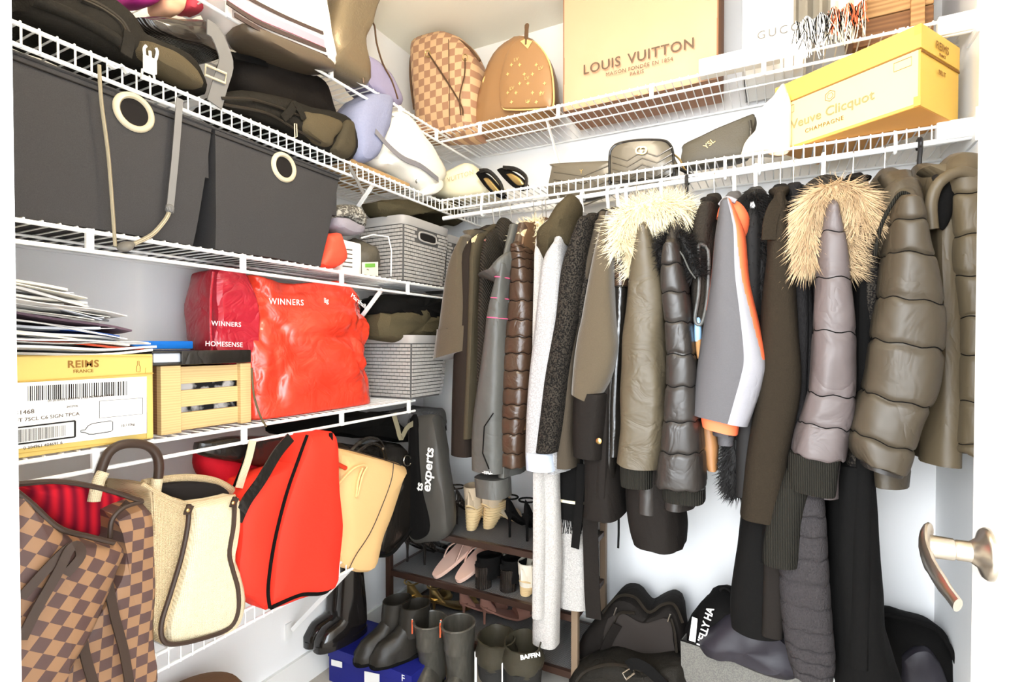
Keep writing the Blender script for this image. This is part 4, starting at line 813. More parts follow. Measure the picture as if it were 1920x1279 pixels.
for r in range(6):
    for c in range(6):
        u, v = 952+c*15.5+(r % 2)*7, 104+r*17.5
        if (u-988)**2/46**2+(v-160)**2/62**2 > 0.80 or v > 196: continue
        if (r+c) % 3 == 0: continue
        p0 = pt(u, v, 'y', -0.2855); k = 8; s_ = 0.0075
        P = [p0+Vector((s_*(1.0 if i % 2 == 0 else 0.42)*math.cos(math.pi*i/4), -0.0006, s_*(1.0 if i % 2 == 0 else 0.42)*math.sin(math.pi*i/4))) for i in range(8)]
        mb.add(P, [tuple(range(8))])
mb.build('flower_print', M_monomark, t, smooth=False, kind='stuff')
for u, v in ((968, 112), (1014, 128), (988, 147), (960, 166), (1016, 176), (990, 190)): text('monogram_print', 'LV', 0.017, at(u, v, y=-0.286), XR_, ZU, M_monomark, t)
# paper carrier bag
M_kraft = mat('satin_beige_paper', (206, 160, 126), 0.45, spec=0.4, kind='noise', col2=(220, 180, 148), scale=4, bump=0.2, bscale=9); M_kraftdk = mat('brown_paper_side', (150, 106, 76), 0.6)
yv_ = -0.245; xl, xr2 = at(1058, 120, y=yv_).x, at(1344, 120, y=yv_).x
t = thing('carrier_bag', 'large glossy beige paper carrier bag with dark lettering on the top shelf', 'bag', ((xl+xr2)/2, -0.15, ZT))
mb = MB(); NZ, NX = 14, 20
P = [[Vector((lerp(xl, xr2, i/NX), yv_+0.006*noise.noise(Vector((i*0.35, j*0.4, 2)))*(1 if 0 < i < NX else 0), lerp(ZT, 2.40, j/NZ))) for i in range(NX+1)] for j in range(NZ+1)]
mb.grid(P, thick=0.002); mb.build('front_sheet', M_kraft, t)
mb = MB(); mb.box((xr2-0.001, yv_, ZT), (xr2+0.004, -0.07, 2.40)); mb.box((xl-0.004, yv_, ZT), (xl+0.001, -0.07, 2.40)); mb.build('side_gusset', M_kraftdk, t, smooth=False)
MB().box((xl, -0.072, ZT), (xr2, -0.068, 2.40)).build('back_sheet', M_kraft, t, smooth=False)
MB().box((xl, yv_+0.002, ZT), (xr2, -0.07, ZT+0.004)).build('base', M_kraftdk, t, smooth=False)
tw = (at(1288, 92, y=yv_).x-at(1104, 122, y=yv_).x)
M_bri = mat('bronze_ink', (96, 78, 62), 0.5)
pm = at(1196, 107, y=yv_-0.010)
for wd, p0 in (('LOUIS', 1128), ('VUITTON', 1238)): text('lettering', wd, 0.045, Vector((at(p0, 107, y=yv_-0.010).x, pm.y, pm.z)), XR_, ZU, M_bri, t, spacing=1.08, bold=0.0004)
text('lettering', 'MAISON FONDÉE EN 1854', 0.017, at(1197, 126, y=yv_-0.010), XR_, ZU, MATS['bronze_ink'], t, spacing=1.1)
text('lettering', 'PARIS', 0.017, at(1194, 137, y=yv_-0.010), XR_, ZU, MATS['bronze_ink'], t, spacing=1.1)
# white boxes, scarves, wooden tray
gx0, gx1 = at(1394, 60, y=-0.2).x, at(1512, 60, y=-0.2).x
t = thing('gift_box', 'tall white gift box with pale grey lettering behind the scarves', 'box', ((gx0+gx1)/2, -0.12, ZT))
MB().box((gx0, -0.2, ZT), (gx1, -0.03, 2.38), 0.002).build('carton', M_whitelabel, t, smooth=False)
MB().box((gx0-0.003, -0.203, ZT), (gx0+0.004, -0.03, 2.385), 0.0).build('edge_band', mat('pale_grey_card', (206, 204, 200), 0.6), t, smooth=False)
text('lettering', 'GUCCI', 0.034, at(1463, 58, y=-0.201), XR_, ZU, mat('pale_grey_ink', (140, 136, 130), 0.6), t, spacing=1.3)
bx0, bx1_ = at(1312, 150, y=-0.27).x, at(1462, 130, y=-0.27).x
MB().box((bx0, -0.297, ZT), (bx1_, -0.252, ZT+0.045), 0.003).build('shallow_box', M_canvas, None, smooth=False, label='shallow white box lying on the top shelf right of the carrier bag', cat='box')
def scarf(label, px0, px1, py1, m, mats_f, yv2, seed, fr=(0.035, 0.06)):
    t = thing('fringed_scarf', label, 'scarf', at((px0+px1)/2, py1, y=yv2)); mb = MB(); P = []
    ztop = ZT+0.25; zb = at((px0+px1)/2, py1, y=yv2).z; x0, x1 = at(px0, py1, y=yv2).x, at(px1, py1, y=yv2).x
    for j in range(13):
        P.append([Vector((lerp(x0, x1, i/12), yv2-0.012*math.sin(i*1.3+seed)*1.0, lerp(zb, ztop, j/12))) for i in range(13)])
    mb.grid(P, thick=0.006); mb.build('cloth', m, t)
    rnd = random.Random(seed)
    for c, mm in enumerate(mats_f):
        mb = MB()
        for k in range(40):
            f = (k+rnd.random())/40; p = Vector((lerp(x0, x1, f), yv2-0.012*math.sin(f*15.6+seed)-0.003, zb+0.002)); L = rnd.uniform(*fr)*(0.7 if c else 1.0)
            mb.tube([p, p+Vector((rnd.uniform(-.008, .008), -0.003, -L*0.5)), p+Vector((rnd.uniform(-.014, .014), 0, -L))], 0.0011, 4)
        mb.build('fringe', mm, t)
M_greysc = mat('grey_wool_scarf', (140, 132, 118), 0.95, bump=0.4, scale=200); M_plaid = mat('cream_plaid_wool', (240, 226, 196), 0.95, bump=0.3, scale=200); M_redsc = mat('rust_wool', (224, 100, 62), 0.9)
scarf('grey wool scarf with a black and white fringe hanging over the top shelf', 1492, 1558, 34, M_greysc, (M_whitelabel, F_black), -0.335, 3, (0.06, 0.11))
scarf('cream wool scarf with rust, black and cream fringe beside the grey scarf', 1550, 1620, 14, M_plaid, (M_plaid, M_redsc, F_black), -0.328, 5, (0.06, 0.10))
wx0, wx1 = at(1600, 40, y=-0.25).x, 1.80
t = thing('wooden_tray', 'rustic brown wooden tray standing at the right end of the top shelf', 'tray', ((wx0+wx1)/2, -0.15, ZT))
M_rust = mat('rustic_wood', (190, 146, 96), 0.6, kind='wood', col2=(136, 94, 56), scale=8, stretch=(0.4, 1, 3), amount=0.6); M_rustdk = mat('rustic_wood_dark', (132, 92, 58), 0.6, kind='wood', col2=(96, 62, 38), scale=8, stretch=(0.4, 1, 3), amount=0.6)
for k in range(4): MB().box((wx0, -0.25, ZT+k*0.072), (wx1, -0.236, ZT+k*0.072+0.069), 0.002).build('plank', M_rustdk if k == 0 else M_rust, t, smooth=False)
for x in (wx0, wx1-0.02): MB().box((x, -0.236, ZT), (x+0.02, -0.04, ZT+0.285), 0.002).build('end_panel', M_rustdk, t, smooth=False)
MB().box((wx1-0.05, -0.262, ZT), (wx1-0.02, -0.25, ZT+0.285), 0.002).build('batten', M_rust, t, smooth=False)
# ---------------------------------------------------------------- back wall, coat rail shelf
ZL = Z2+0.003
t = thing('dust_bag', 'cream cloth dust bag with faint lettering lying in the shelf corner', 'bag', (0.36, -0.15, ZL))
pillow([(808, 372), (822, 345), (852, 322), (886, 310), (904, 328), (932, 340), (944, 366), (880, 376)], 'y', -0.16, 0.06, 0.08, wr=0.006, wf=16).build('body', mat('cream_flannel', (246, 238, 206), 0.9), t)
text('lettering', 'VUITTON', 0.026, at(864, 331, y=-0.225), (1, 0, 0.12), ZU, mat('tan_ink', (206, 186, 140), 0.8), t, spacing=1.1, lift=0.004)
for k, (lab, ol) in enumerate((('black and gold slide sandal nearer the corner on the rail shelf', [(893, 326), (900, 321), (912, 326), (930, 346), (944, 366), (930, 368), (910, 350)]), ('black and gold slide sandal further from the corner on the rail shelf', [(932, 319), (944, 315), (962, 322), (978, 334), (986, 350), (968, 354), (948, 338)]))):
    t = thing('slide_sandal', lab, 'sandal', pt(ol[4][0], ol[4][1], 'y', -0.25), 'pair of slide sandals')
    pillow(ol, 'y', -0.25, 0.012, 0.05, wr=0.0, boxy=0.8).build('sole', F_black, t)
    pillow([(p[0]*0.6+ol[3][0]*0.4-1, p[1]*0.6+ol[3][1]*0.4+2) for p in ol], 'y', -0.262, 0.006, 0.01, wr=0.0).build('gold_footbed', F_gold, t)
    MB().tube(line([ol[1], (ol[2][0]+6, ol[2][1]-4), (ol[3][0]+8, ol[3][1]-2), ol[4]], 'y', -0.268, n=12), (0.005, 0.010), 8).build('strap', F_blackleather, t)
def chevrons(t, x0, x1, y0, y1, yp, m, rows=6, amp=10, nz=4):
    mb = MB()
    for r in range(rows):
        yy0 = lerp(y0, y1, r/(rows-1)); pts = []
        for k in range(nz*2+1): pts.append(pt(lerp(x0, x1, k/(nz*2)), yy0+(amp if k % 2 else 0)-(0.14*(lerp(x0, x1, k/(nz*2))-x0)), 'y', yp))
        mb.tube(pts, 0.0022, 6)
    mb.build('chevron_quilting', m, t)
M_quilt = mat('black_quilted_leather', (98, 90, 76), 0.3, spec=0.6, bump=0.1, scale=100)
t = thing('quilted_clutch', 'flat black chevron quilted clutch on the rail shelf', 'handbag', (0.92, -0.25, ZL))
pillow([(1036, 312), (1040, 308), (1148, 303), (1152, 308), (1152, 362), (1036, 380)], 'y', -0.24, 0.018, 0.03, wr=0.001, boxy=0.9).build('body', M_quilt, t)
chevrons(t, 1038, 1150, 322, 378, -0.259, M_quilt, 5, 16, 1)
text('clasp', 'Y', 0.02, at(1090, 322, y=-0.26), XR_, ZU, F_gold, t)
t = thing('camera_bag', 'small black chevron quilted camera bag with a gold double letter emblem', 'handbag', (1.08, -0.25, ZL))
cb = [(1143, 345), (1143, 292), (1150, 276), (1166, 268), (1200, 263), (1240, 263), (1255, 270), (1262, 288), (1264, 330)]
pillow(cb, 'y', -0.25, 0.025, 0.05, wr=0.001, boxy=0.85).build('body', M_quilt, t)
MB().tube(line(cb, 'y', -0.272, n=40), 0.004, 8).build('piping', F_blackleather, t)
chevrons(t, 1148, 1260, 292, 340, -0.276, M_quilt, 5, 13, 2)
text('emblem', 'G', 0.034, at(1198, 283, y=-0.279), XR_, ZU, F_gold, t, ext=0.001, bold=0.0006); text('emblem', 'G', 0.034, at(1207, 283, y=-0.279), (-1, 0, 0), ZU, F_gold, t, ext=0.001, bold=0.0006, lift=-0.002)
MB().tube(line([(1264, 290), (1275, 300), (1284, 318), (1300, 330)], 'y', -0.26, n=12), 0.003, 6).build('chain_strap', F_gold, t)
t = thing('flap_bag', 'black grained leather flap bag with a thin gold monogram', 'handbag', (1.27, -0.22, ZL))
pillow([(1276, 318), (1280, 286), (1290, 270), (1400, 222), (1415, 220), (1418, 232), (1410, 262), (1402, 296), (1330, 312)], 'y', -0.22, 0.03, 0.05, wr=0.002, boxy=0.8).build('body', mat('grained_black_leather', (80, 74, 62), 0.5, bump=0.3, scale=260), t)
MB().tube(line([(1406, 226), (1408, 250), (1400, 296)], 'y', -0.25, n=10), 0.004, 6).build('edge', F_blackleather, t)
text('monogram', 'YSL', 0.022, at(1330, 270, y=-0.252), (0.7, 0, 0.5), ZU, F_gold, t)
MB().tube(line([(1262, 310), (1285, 322), (1310, 334), (1330, 326)], 'y', -0.28, n=14), (0.003, 0.006), 6).build('strap', F_blackleather, t)
t = thing('cream_dust_bag', 'white and peach cloth pouch leaning on the yellow trunk box', 'bag', (1.40, -0.25, ZL))
pillow([(1388, 292), (1398, 268), (1420, 240), (1428, 205), (1450, 182), (1472, 160), (1480, 190), (1482, 240), (1474, 284), (1430, 290)], 'y', -0.27, 0.03, 0.06, wr=0.007, wf=16).build('body', mat('cream_sateen', (250, 240, 224), 0.7), t)
pillow([(1468, 190), (1478, 175), (1484, 220), (1480, 285), (1440, 288), (1450, 262), (1466, 240)], 'y', -0.295, 0.012, 0.02, wr=0.003).build('peach_fold', mat('peach_sateen', (246, 204, 162), 0.7), t)
# yellow trunk shaped carton, set at an angle
M_trunk = mat('yellow_card', (228, 186, 84), 0.5); M_trunkfront = mat('pale_yellow_card', (218, 200, 144), 0.5); M_trunkor = mat('orange_card', (240, 170, 78), 0.6)
C0 = Vector((1.735, -0.452, ZL)); dl = Vector((-0.84, 0.54, 0)).normalized(); dw = Vector((0.54, 0.84, 0)).normalized(); Lb, Wb, Hb = 0.345, 0.20, 0.185
t = thing('trunk_carton', 'yellow trunk shaped champagne carton set askew on the rail shelf', 'box', C0+dl*Lb/2+dw*Wb/2)
def bx3(a0, a1, w0, w1, z0, z1): 
    q = [C0+dl*a+dw*w_ for a, w_ in ((a0, w0), (a1, w0), (a1, w1), (a0, w1))]; return [[p+Vector((0, 0, z0)) for p in q], [p+Vector((0, 0, z1)) for p in q]]
MB().loft(bx3(0, Lb, 0, Wb, 0, Hb*0.70)).build('base', M_trunk, t, smooth=False)
MB().loft(bx3(-0.002, Lb+0.002, -0.002, Wb, Hb*0.705, Hb)).build('lid', M_trunk, t, smooth=False)
MB().loft(bx3(0.004, Lb-0.012, -0.0012, 0.001, 0.006, Hb*0.69)).build('front_print', M_trunkfront, t, smooth=False)
MB().loft(bx3(-0.001, Lb, -0.003, -0.001, Hb*0.69, Hb*0.71)).build('lid_line', M_inkgold, t, smooth=False)
MB().loft(bx3(-0.0025, -0.001, 0.0, Wb, Hb*0.66, Hb*0.685)).build('end_line', M_inkgold, t, smooth=False)
MB().loft(bx3(0.002, Lb-0.002, 0.002, Wb-0.002, -0.0008, 0.001)).build('bottom_flap', M_trunkor, t, smooth=False)
def onfront(a, z): return C0+dl*a+dw*(-0.002)+Vector((0, 0, z))
text('lettering', 'Veuve Clicquot', 0.034, onfront(0.20, 0.062), -dl, ZU, mat('grey_gold_ink', (150, 138, 92), 0.6), t, bold=0.0003)
text('lettering', 'CHAMPAGNE', 0.015, onfront(0.215, 0.032), -dl, ZU, M_inkgold, t, spacing=1.15)
mb = MB(); c_ = onfront(0.20, 0.102); mb.tube([c_-dl*0.014*math.cos(a)+Vector((0, 0, 0.014*math.sin(a))) for a in [k*math.pi/3+0.5 for k in range(6)]], 0.0008, 5, closed=True); mb.tube([c_-dl*0.008*math.cos(a)+Vector((0, 0, 0.008*math.sin(a))) for a in [k*math.pi/3 for k in range(6)]], 0.0006, 5, closed=True)
for a0 in (0.035, 0.315): mb.tube([onfront(a0+u, v+0.118) for u, v in ((-0.018, 0), (0.018, 0), (0.018, -0.02), (-0.018, -0.02))], 0.0007, 5, closed=True)
mb.build('crest_print', M_inkgold, t)
def onend(w_, z): return C0+dl*(-0.003)+dw*w_+Vector((0, 0, z))
text('lettering', 'REIMS', 0.026, onend(0.10, 0.155), dw, ZU, M_inkgold, t); text('lettering', 'FRANCE', 0.009, onend(0.10, 0.137), dw, ZU, M_inkgold, t); text('lettering', 'BRUT', 0.015, onend(0.10, 0.095), dw, ZU, M_inkgold, t)
for a in (0.0, Lb-0.004): 
    for z in (0.0, Hb-0.022): MB().loft(bx3(a-0.002, a+0.012, -0.0022, 0.0, z, z+0.022)).build('corner_print', M_inkgold if False else M_trunkor, t, smooth=False)
# ---------------------------------------------------------------- coats on the rail
ROD_Y = -SD
def rodz(x): return lerp(1.640, 1.672, (x-SD)/(RW-SD))
E2 = lambda a, e: math.copysign(abs(math.cos(a))**(2/e), math.cos(a))
def ringxy(cx_, cy_, z, hx, hy, n=28, e=2.4, slant=0.0, tilt=0.0):
    out = []
    for i in range(n):
        a = 2*math.pi*i/n
        c_, s_ = math.cos(a), math.sin(a)
        x = math.copysign(abs(c_)**(2/e), c_)*hx; y = math.copysign(abs(s_)**(2/e), s_)*hy
        out.append(Vector((cx_+x, cy_+y, z + slant*x + tilt*y)))
    return out
def rows3(rows, ys):
    """photo rows (py, pxL, pxR) on the plane y=ys -> (z, xc, hw)"""
    out = []
    for r in rows:
        a = at(r[1], r[0], y=ys); b = at(r[2], r[0], y=ys)
        out.append(((a.z+b.z)/2, (a.x+b.x)/2, abs(b.x-a.x)/2))
    return out
def limb(mb, rows, ys, hy=0.06, n=56, quilt=0.0, seams=8, wr=0.004, seed=0.0, slant=0.0, mi=0, segs=44, e=2.9, yshift=None, wf=14, close_top=True, zsc=0.35):
    n = max(n, seams*18) if quilt else n
    R = catmull(rows3(rows, ys), n); rings = []; L = len(R)
    for j, (z, xc, hw) in enumerate(R):
        t = j/(L-1); k = 1.0; hy_ = hy if not callable(hy) else hy(t)
        if quilt:
            ph = (t*seams) % 1.0; k = 1.0 + quilt*0.08 - quilt*0.62*math.exp(-(min(ph, 1-ph)/0.05)**2) - quilt*0.24*(1-math.sin(math.pi*ph)**0.5)
        ycen = ys + (yshift(t) if yshift else 0.0)
        rg = ringxy(xc, ycen, z, hw*k, hy_*(k if quilt else 1.0), segs, e, slant=slant*min(1, t*3), tilt=0.0)
        if quilt:   # scalloped seams: sag of each baffle
            rg = [p + Vector((0, 0, 0.0025*math.sin(9*math.atan2(p.y-ycen, p.x-xc)+seed+j*0.2))) for p in rg]
        rings.append(rg)
    st = len(mb.v)
    if close_top:
        z, xc, hw = R[0]; up = []
        y0 = ys + (yshift(0) if yshift else 0.0); h0 = hy if not callable(hy) else hy(0)
        for q, dz in ((0.25, 0.016), (0.7, 0.011)): up.append(ringxy(xc, y0, z+dz*(1 if z > R[-1][0] else -1), hw*q, h0*q, segs, e))
        rings = up + rings
    mb.loft(rings, mi=mi)
    if wr: mb.wob(wr, wf, seed, (1, 1, zsc), st)
    return [mb.v[st+k*segs:st+(k+1)*segs] for k in range(len(rings))]
def hanger(t, x, style, ytop=None):
    zr = rodz(x); M = {'white': M_white_plastic, 'wire': M_metal_wire, 'wood': M_metal_wire, 'black': M_black_plastic}[style]
    r = 0.0055 if style in ('white', 'black') else 0.0018
    hr = 0.0075 + r + 0.001; pts = []
    for k in range(12):
        a = R_(-35 + k*22.5)
        pts.append((x, ROD_Y - math.cos(a)*hr*-1.0 if False else ROD_Y + math.cos(a)*hr, zr + math.sin(a)*hr))
    pts += [(x, ROD_Y-hr, zr-0.012), (x, ROD_Y-0.004, zr-0.035), (x, ROD_Y, zr-0.075)]
    MB().tube(pts, r, 8).build('hook', M, t)
    mb = MB(); zs = zr-0.072
    arm = [(x, ROD_Y-0.19, zs-0.075), (x, ROD_Y-0.10, zs-0.028), (x, ROD_Y, zs), (x, ROD_Y+0.10, zs-0.028), (x, ROD_Y+0.19, zs-0.075)]
    mb.tube(catmull(arm, 15), (0.006, 0.012) if style in ('wood', 'white', 'black') else 0.003, 8, flat=(1, 0, 0))
    mb.build('hanger_arm', M_pale_wood if style == 'wood' else M, t)
def garment(name, label, cat, sleeve, ys, m_sleeve, m_body=None, hem=None, body_hw=0.024, hyS=0.058, style='white', quilt=0.0, seams=8, wr=0.004, hang_dx=0.0,
            body_front=None, group='coats hanging on the rail', top=None, bodyx=None, sl_kw=None, body_kw=None, sleeve_name='sleeve', back_sleeve=True, noslv=False):
    """a coat hung edge-on: body slab across the rail, near sleeve hanging at the front, hidden far sleeve"""
    S = rows3(sleeve, ys); xc0 = S[0][1]; xm = sum(s[1] for s in S)/len(S)
    x0 = xc0 + hang_dx
    zr = rodz(x0); zt = zr-0.072
    t = thing(name, label, cat, (x0, ROD_Y, zr-1.0), group)
    hz = hem if hem is not None else min(s[0] for s in S)+0.02
    # body: rings from neck to hem
    mb = MB(); rings = []; nb = 26
    # body x follows the sleeve's x drift (hanging coats lean with their neighbours)
    tab = sorted([(s[0], s[1]) for s in S])
    for j in range(nb):
        tt = j/(nb-1); z = lerp(zt+0.012, hz, tt**1.15)
        dz = zt+0.012 - z
        hy = interp([(0, 0.045), (0.012, 0.07), (0.035, 0.125), (0.075, 0.185), (0.14, 0.205), (0.5, 0.212), (1.2, 0.225)], dz)
        hx = interp([(0, 0.018), (0.03, body_hw*0.9), (0.15, body_hw), (0.6, body_hw*1.1), (1.2, body_hw*1.25)], dz)
        if quilt: hx *= 1.0-quilt*0.8*(1-math.sin(math.pi*((dz*13) % 1.0))**0.5)
        xx = (bodyx(z) if bodyx else x0*0.75+0.25*interp(tab, z)) if z < zt else x0
        fold = 0.006*min(1, dz*3)
        rg = ringxy(xx, ROD_Y, z, hx, hy, 36, 3.0)
        rg = [p + Vector((fold*math.sin(p.y*55+j*0.15+x0*40), 0, 0)) for p in rg]
        rings.append(rg)
    mb.loft(rings)
    mb.wob(wr, 10, x0*9, (1, 1, 0.4))
    mb.build('body', m_body or m_sleeve, t)
    hanger(t, x0, style)
    if not noslv:
        ms = MB(); kw = dict(hy=hyS, quilt=quilt, seams=seams, wr=wr, seed=x0*13); kw.update(sl_kw or {})
        rg_ = limb(ms, sleeve, ys, **kw)
        # shoulder join from the body to the sleeve head
        z0, xs, hw = S[0]
        ms.loft([ringxy(lerp(x0, xs, k), lerp(ROD_Y-0.13, ys, k), lerp(zt-0.03, z0+0.004, k), lerp(body_hw*0.8, hw*0.85, k), 0.045, 16) for k in (0, 0.35, 0.7, 1.0)])
        so = ms.build(sleeve_name, m_sleeve, t)
        if quilt >= 0.06:
            nr = len(rg_)-2; sn = kw['seams']
            for s_ in range(1, sn):
                ring = rg_[2+round(s_/sn*(nr-1))]; ce = sum(ring, Vector())/len(ring)
                MB().tube([p+(p-ce).normalized()*0.0006 for p in ring], 0.0013, 5, closed=True).build('quilt_seam', F_black, so)
        if back_sleeve:
            mk = MB(); zlo = min(s[0] for s in S)
            mk.loft([ringxy(x0, ROD_Y+0.19, lerp(zt-0.08, max(zlo, zt-0.62), q/8), 0.028+0.008*math.sin(q*0.4), 0.045, 14) for q in range(9)])
            mk.build('far_sleeve', m_sleeve, t)
    return t
def cuff(t, rows, ys, m, name='cuff', hy=0.055, n=8, ribs=0, wr=0.0, slant=0.0):
    mb = MB(); limb(mb, rows, ys, hy=hy, n=n, wr=0, close_top=False, slant=slant, segs=40 if ribs else 24)
    if ribs:
        for i, v in enumerate(mb.v): mb.v[i] = v + Vector((0.002*math.sin(ribs*v.x*120), -0.002*math.sin(ribs*v.x*300), 0))
    if wr: mb.wob(wr, 20)
    return mb.build(name, m, t)
def coil(t, rows, ys, m, name, r=0.004, hy=0.06):
    pass
def fur_arch(t, pts_px, ys, rad, n, length, m, name='fur_trim', core=None, droop=0.5, jitter=0.6, frad=0.003):
    """tube of fur along photo points on plane y=ys (list of (px,py[,dy]))"""
    path = [at(p[0], p[1], y=ys+(p[2] if len(p) > 2 else 0)) for p in pts_px]
    path = [Vector(p) for p in catmull(path, 24)]
    mb = MB(); mb.tube(path, rad*0.8, 12); mb.wob(rad*0.2, 30)
    c = mb.build(name, core or m, t)
    def surf():
        i = random.randrange(len(path)-1); f = random.random(); p = path[i].lerp(path[i+1], f); tg = (path[i+1]-path[i]).normalized()
        u = tg.orthogonal().normalized(); v = tg.cross(u); a = random.uniform(0, 2*math.pi); nr = u*math.cos(a)+v*math.sin(a)
        return p+nr*rad*0.75, nr
    fur(surf, n, length, m, 'fur_tufts', c, droop, frad, jitter)
    return c
def fur_body(t, rows, ys, hy, n, length, m, name, core):
    mb = MB(); rg = limb(mb, rows, ys, hy=hy, n=20, wr=0.006)
    c = mb.build(name, core, t)
    def surf():
        j = random.randrange(2, len(rg)-1); i = random.randrange(len(rg[j])); p = Vector(rg[j][i]); ce = sum((Vector(q) for q in rg[j]), Vector())/len(rg[j])
        nr = p-ce; nr.z = 0
        return p.lerp(Vector(rg[j-1][i]), random.random())*1.0, nr
    fur(surf, n, length, m, 'fur_tufts', c, 0.7, 0.0028, 0.7)
    return c
def hood(t, outline, ys, m, depth=0.09, name='hood', wr=0.006, seed=1.0, bulge=0.045, hole=None):
    """soft rounded hood lump whose silhouette follows photo outline points on the plane y=ys"""
    P = [at(p[0], p[1], y=ys) for p in outline]; n = 28
    P = [Vector(p) for p in catmull(P+[P[0]], n+1)][:n]
    ce = sum(P, Vector())/n; rings = []
    for k, (f, d) in enumerate(((0.02, -1.0), (0.45, -0.93), (0.75, -0.7), (0.93, -0.35), (1.0, 0.0), (0.95, 0.4), (0.8, 0.75), (0.5, 0.95), (0.02, 1.0))):
        rings.append([ce + (p-ce)*f + Vector((0, d*depth, 0)) for p in P])
    mb = MB(); mb.loft(rings); mb.wob(wr, 18, seed)
    return mb.build(name, m, t)
def seam_loop(t, py, pxl, pxr, ys, m, r=0.002, hy=0.06, slant=0.0, name='piping'):
    a = at(pxl, py, y=ys); b = at(pxr, py, y=ys); xc = (a.x+b.x)/2; hw = (b.x-a.x)/2+0.001
    MB().tube(ringxy(xc, ys, (a.z+b.z)/2, hw, hy, 28, 2.3, slant=slant), r, 6, closed=True).build(name, m, t)

# fabrics

g = garment('wool_coat', 'taupe wool coat with a wide short sleeve at the left end of the rail', 'coat', [(452, 884, 896), (480, 868, 889), (505, 857, 892), (547, 848, 895), (603, 838, 898), (655, 828, 899)], -0.44, F_taupe, F_brown, hem=0.80, body_hw=0.05, hyS=0.085, style='wood', sl_kw=dict(slant=0.25, seed=3))
cuff(g, [(618, 834, 899), (622, 833, 900), (665, 826, 900)], -0.44, F_taupe, 'turned_cuff', hy=0.088, n=5, slant=0.25)
g = garment('light_overcoat', 'slim olive grey overcoat next to the taupe wool coat', 'coat', [(440, 904, 924), (480, 898, 926), (560, 895, 925), (660, 893, 915), (800, 888, 906)], -0.40, F_olive, hem=0.86, body_hw=0.022, hyS=0.05, style='wood')
hood(g, [(905, 452), (912, 442), (928, 444), (930, 466), (915, 476), (904, 470)], -0.40, mat('pale_collar', (190, 178, 150), 0.9, bump=0.2, scale=100), 0.03, 'collar')
g = garment('rain_jacket', 'grey hooded rain jacket with thin pink piping', 'jacket', [(500, 946, 962), (540, 936, 958), (600, 921, 955), (700, 908, 950), (772, 898, 947), (830, 893, 948), (880, 893, 950)], -0.50, F_rain, hem=0.75, body_hw=0.022, style='wire', sl_kw=dict(wr=0.006))
hood(g, [(900, 518), (925, 508), (948, 480), (966, 474), (966, 500), (958, 524), (935, 532)], -0.50, F_rain, 0.06, 'hood')
for py, l, r in ((523, 938, 960), (561, 930, 957), (597, 922, 956)): seam_loop(g, py, l, r, -0.50, F_pink, 0.0018, slant=-0.1)
cuff(g, [(893, 897, 951), (905, 898, 952), (928, 900, 953)], -0.50, F_rain, 'cuff', n=6)
MB().tube([at(917, 880, y=-0.565), at(905, 850, y=-0.565), at(908, 800, y=-0.565), at(925, 775, y=-0.56)], 0.002, 6).build('pocket_zip', F_black, g)
text('label_print', 'TPU', 0.014, at(914, 887, y=-0.562), (1, 0, 0.05), (0, 0, 1), M_white_plastic, g)
MB().tube(ringxy(at(914, 887, y=-.56).x, -0.562, at(914, 887, y=-.56).z, 0.018, 0.001, 16, 4.0), 0.001, 5, closed=True).build('label_border', M_white_plastic, g)
g = garment('knit_sweater', 'black ribbed sweater with a tall collar behind the rain jacket hood', 'sweater', [(440, 938, 964), (500, 930, 962), (600, 930, 960), (700, 930, 955)], -0.34, F_blackknit, hem=0.95, body_hw=0.022, style='wire', noslv=True)
hood(g, [(926, 495), (922, 465), (930, 430), (942, 410), (958, 414), (966, 436), (962, 460), (948, 480)], -0.38, F_blackknit, 0.05, 'rolled_collar')
g = garment('quilted_leather_jacket', 'bronze brown leather jacket with quilted bands', 'jacket', [(462, 968, 990), (480, 966, 996), (519, 965, 999), (596, 958, 1004), (667, 950, 1001), (740, 948, 998), (800, 946, 990), (872, 946, 986)], -0.47, F_bronze, hem=0.82, body_hw=0.024, style='wood', quilt=0.13, seams=16, wr=0.002)
g = garment('fur_collar_coat', 'brown leather coat with a cream fur collar between the darker coats', 'coat', [(470, 1000, 1016), (540, 999, 1016), (600, 996, 1013), (700, 985, 1005)], -0.38, F_brownleather, hem=0.9, body_hw=0.018, hyS=0.04, style='wood')
fur_arch(g, [(975, 450), (985, 432), (1003, 424), (1018, 436), (1016, 458)], -0.40, 0.024, 420, 0.035, F_cream_fur, core=F_cream_fur)
g = garment('marl_cardigan', 'pale grey marl cardigan with a dark olive knit hood and denim cuff', 'cardigan', [(462, 1042, 1060), (491, 1024, 1060), (561, 1015, 1058), (667, 1004, 1046), (760, 996, 1032), (850, 992, 1024)], -0.50, F_marl, hem=0.78, body_hw=0.022, hyS=0.05, style='white')
cuff(g, [(845, 992, 1040), (850, 992, 1042), (878, 993, 1045)], -0.50, F_denim, 'denim_cuff', n=5, hy=0.056)
hood(g, [(1010, 470), (1014, 440), (1036, 412), (1062, 372), (1080, 368), (1086, 392), (1080, 430), (1072, 462), (1050, 462), (1034, 492), (1022, 490)], -0.47, F_oliveknit, 0.075, 'knit_hood', wr=0.01, seed=4)
g = garment('tweed_coat', 'charcoal tweed coat hanging straight with a frayed hem', 'coat', [(418, 1094, 1118), (440, 1084, 1114), (470, 1073, 1108), (508, 1062, 1101), (596, 1050, 1088), (702, 1031, 1071), (800, 1018, 1057), (842, 1014, 1050)], -0.49, F_tweed, hem=0.86, body_hw=0.024, style='white', hyS=0.065)
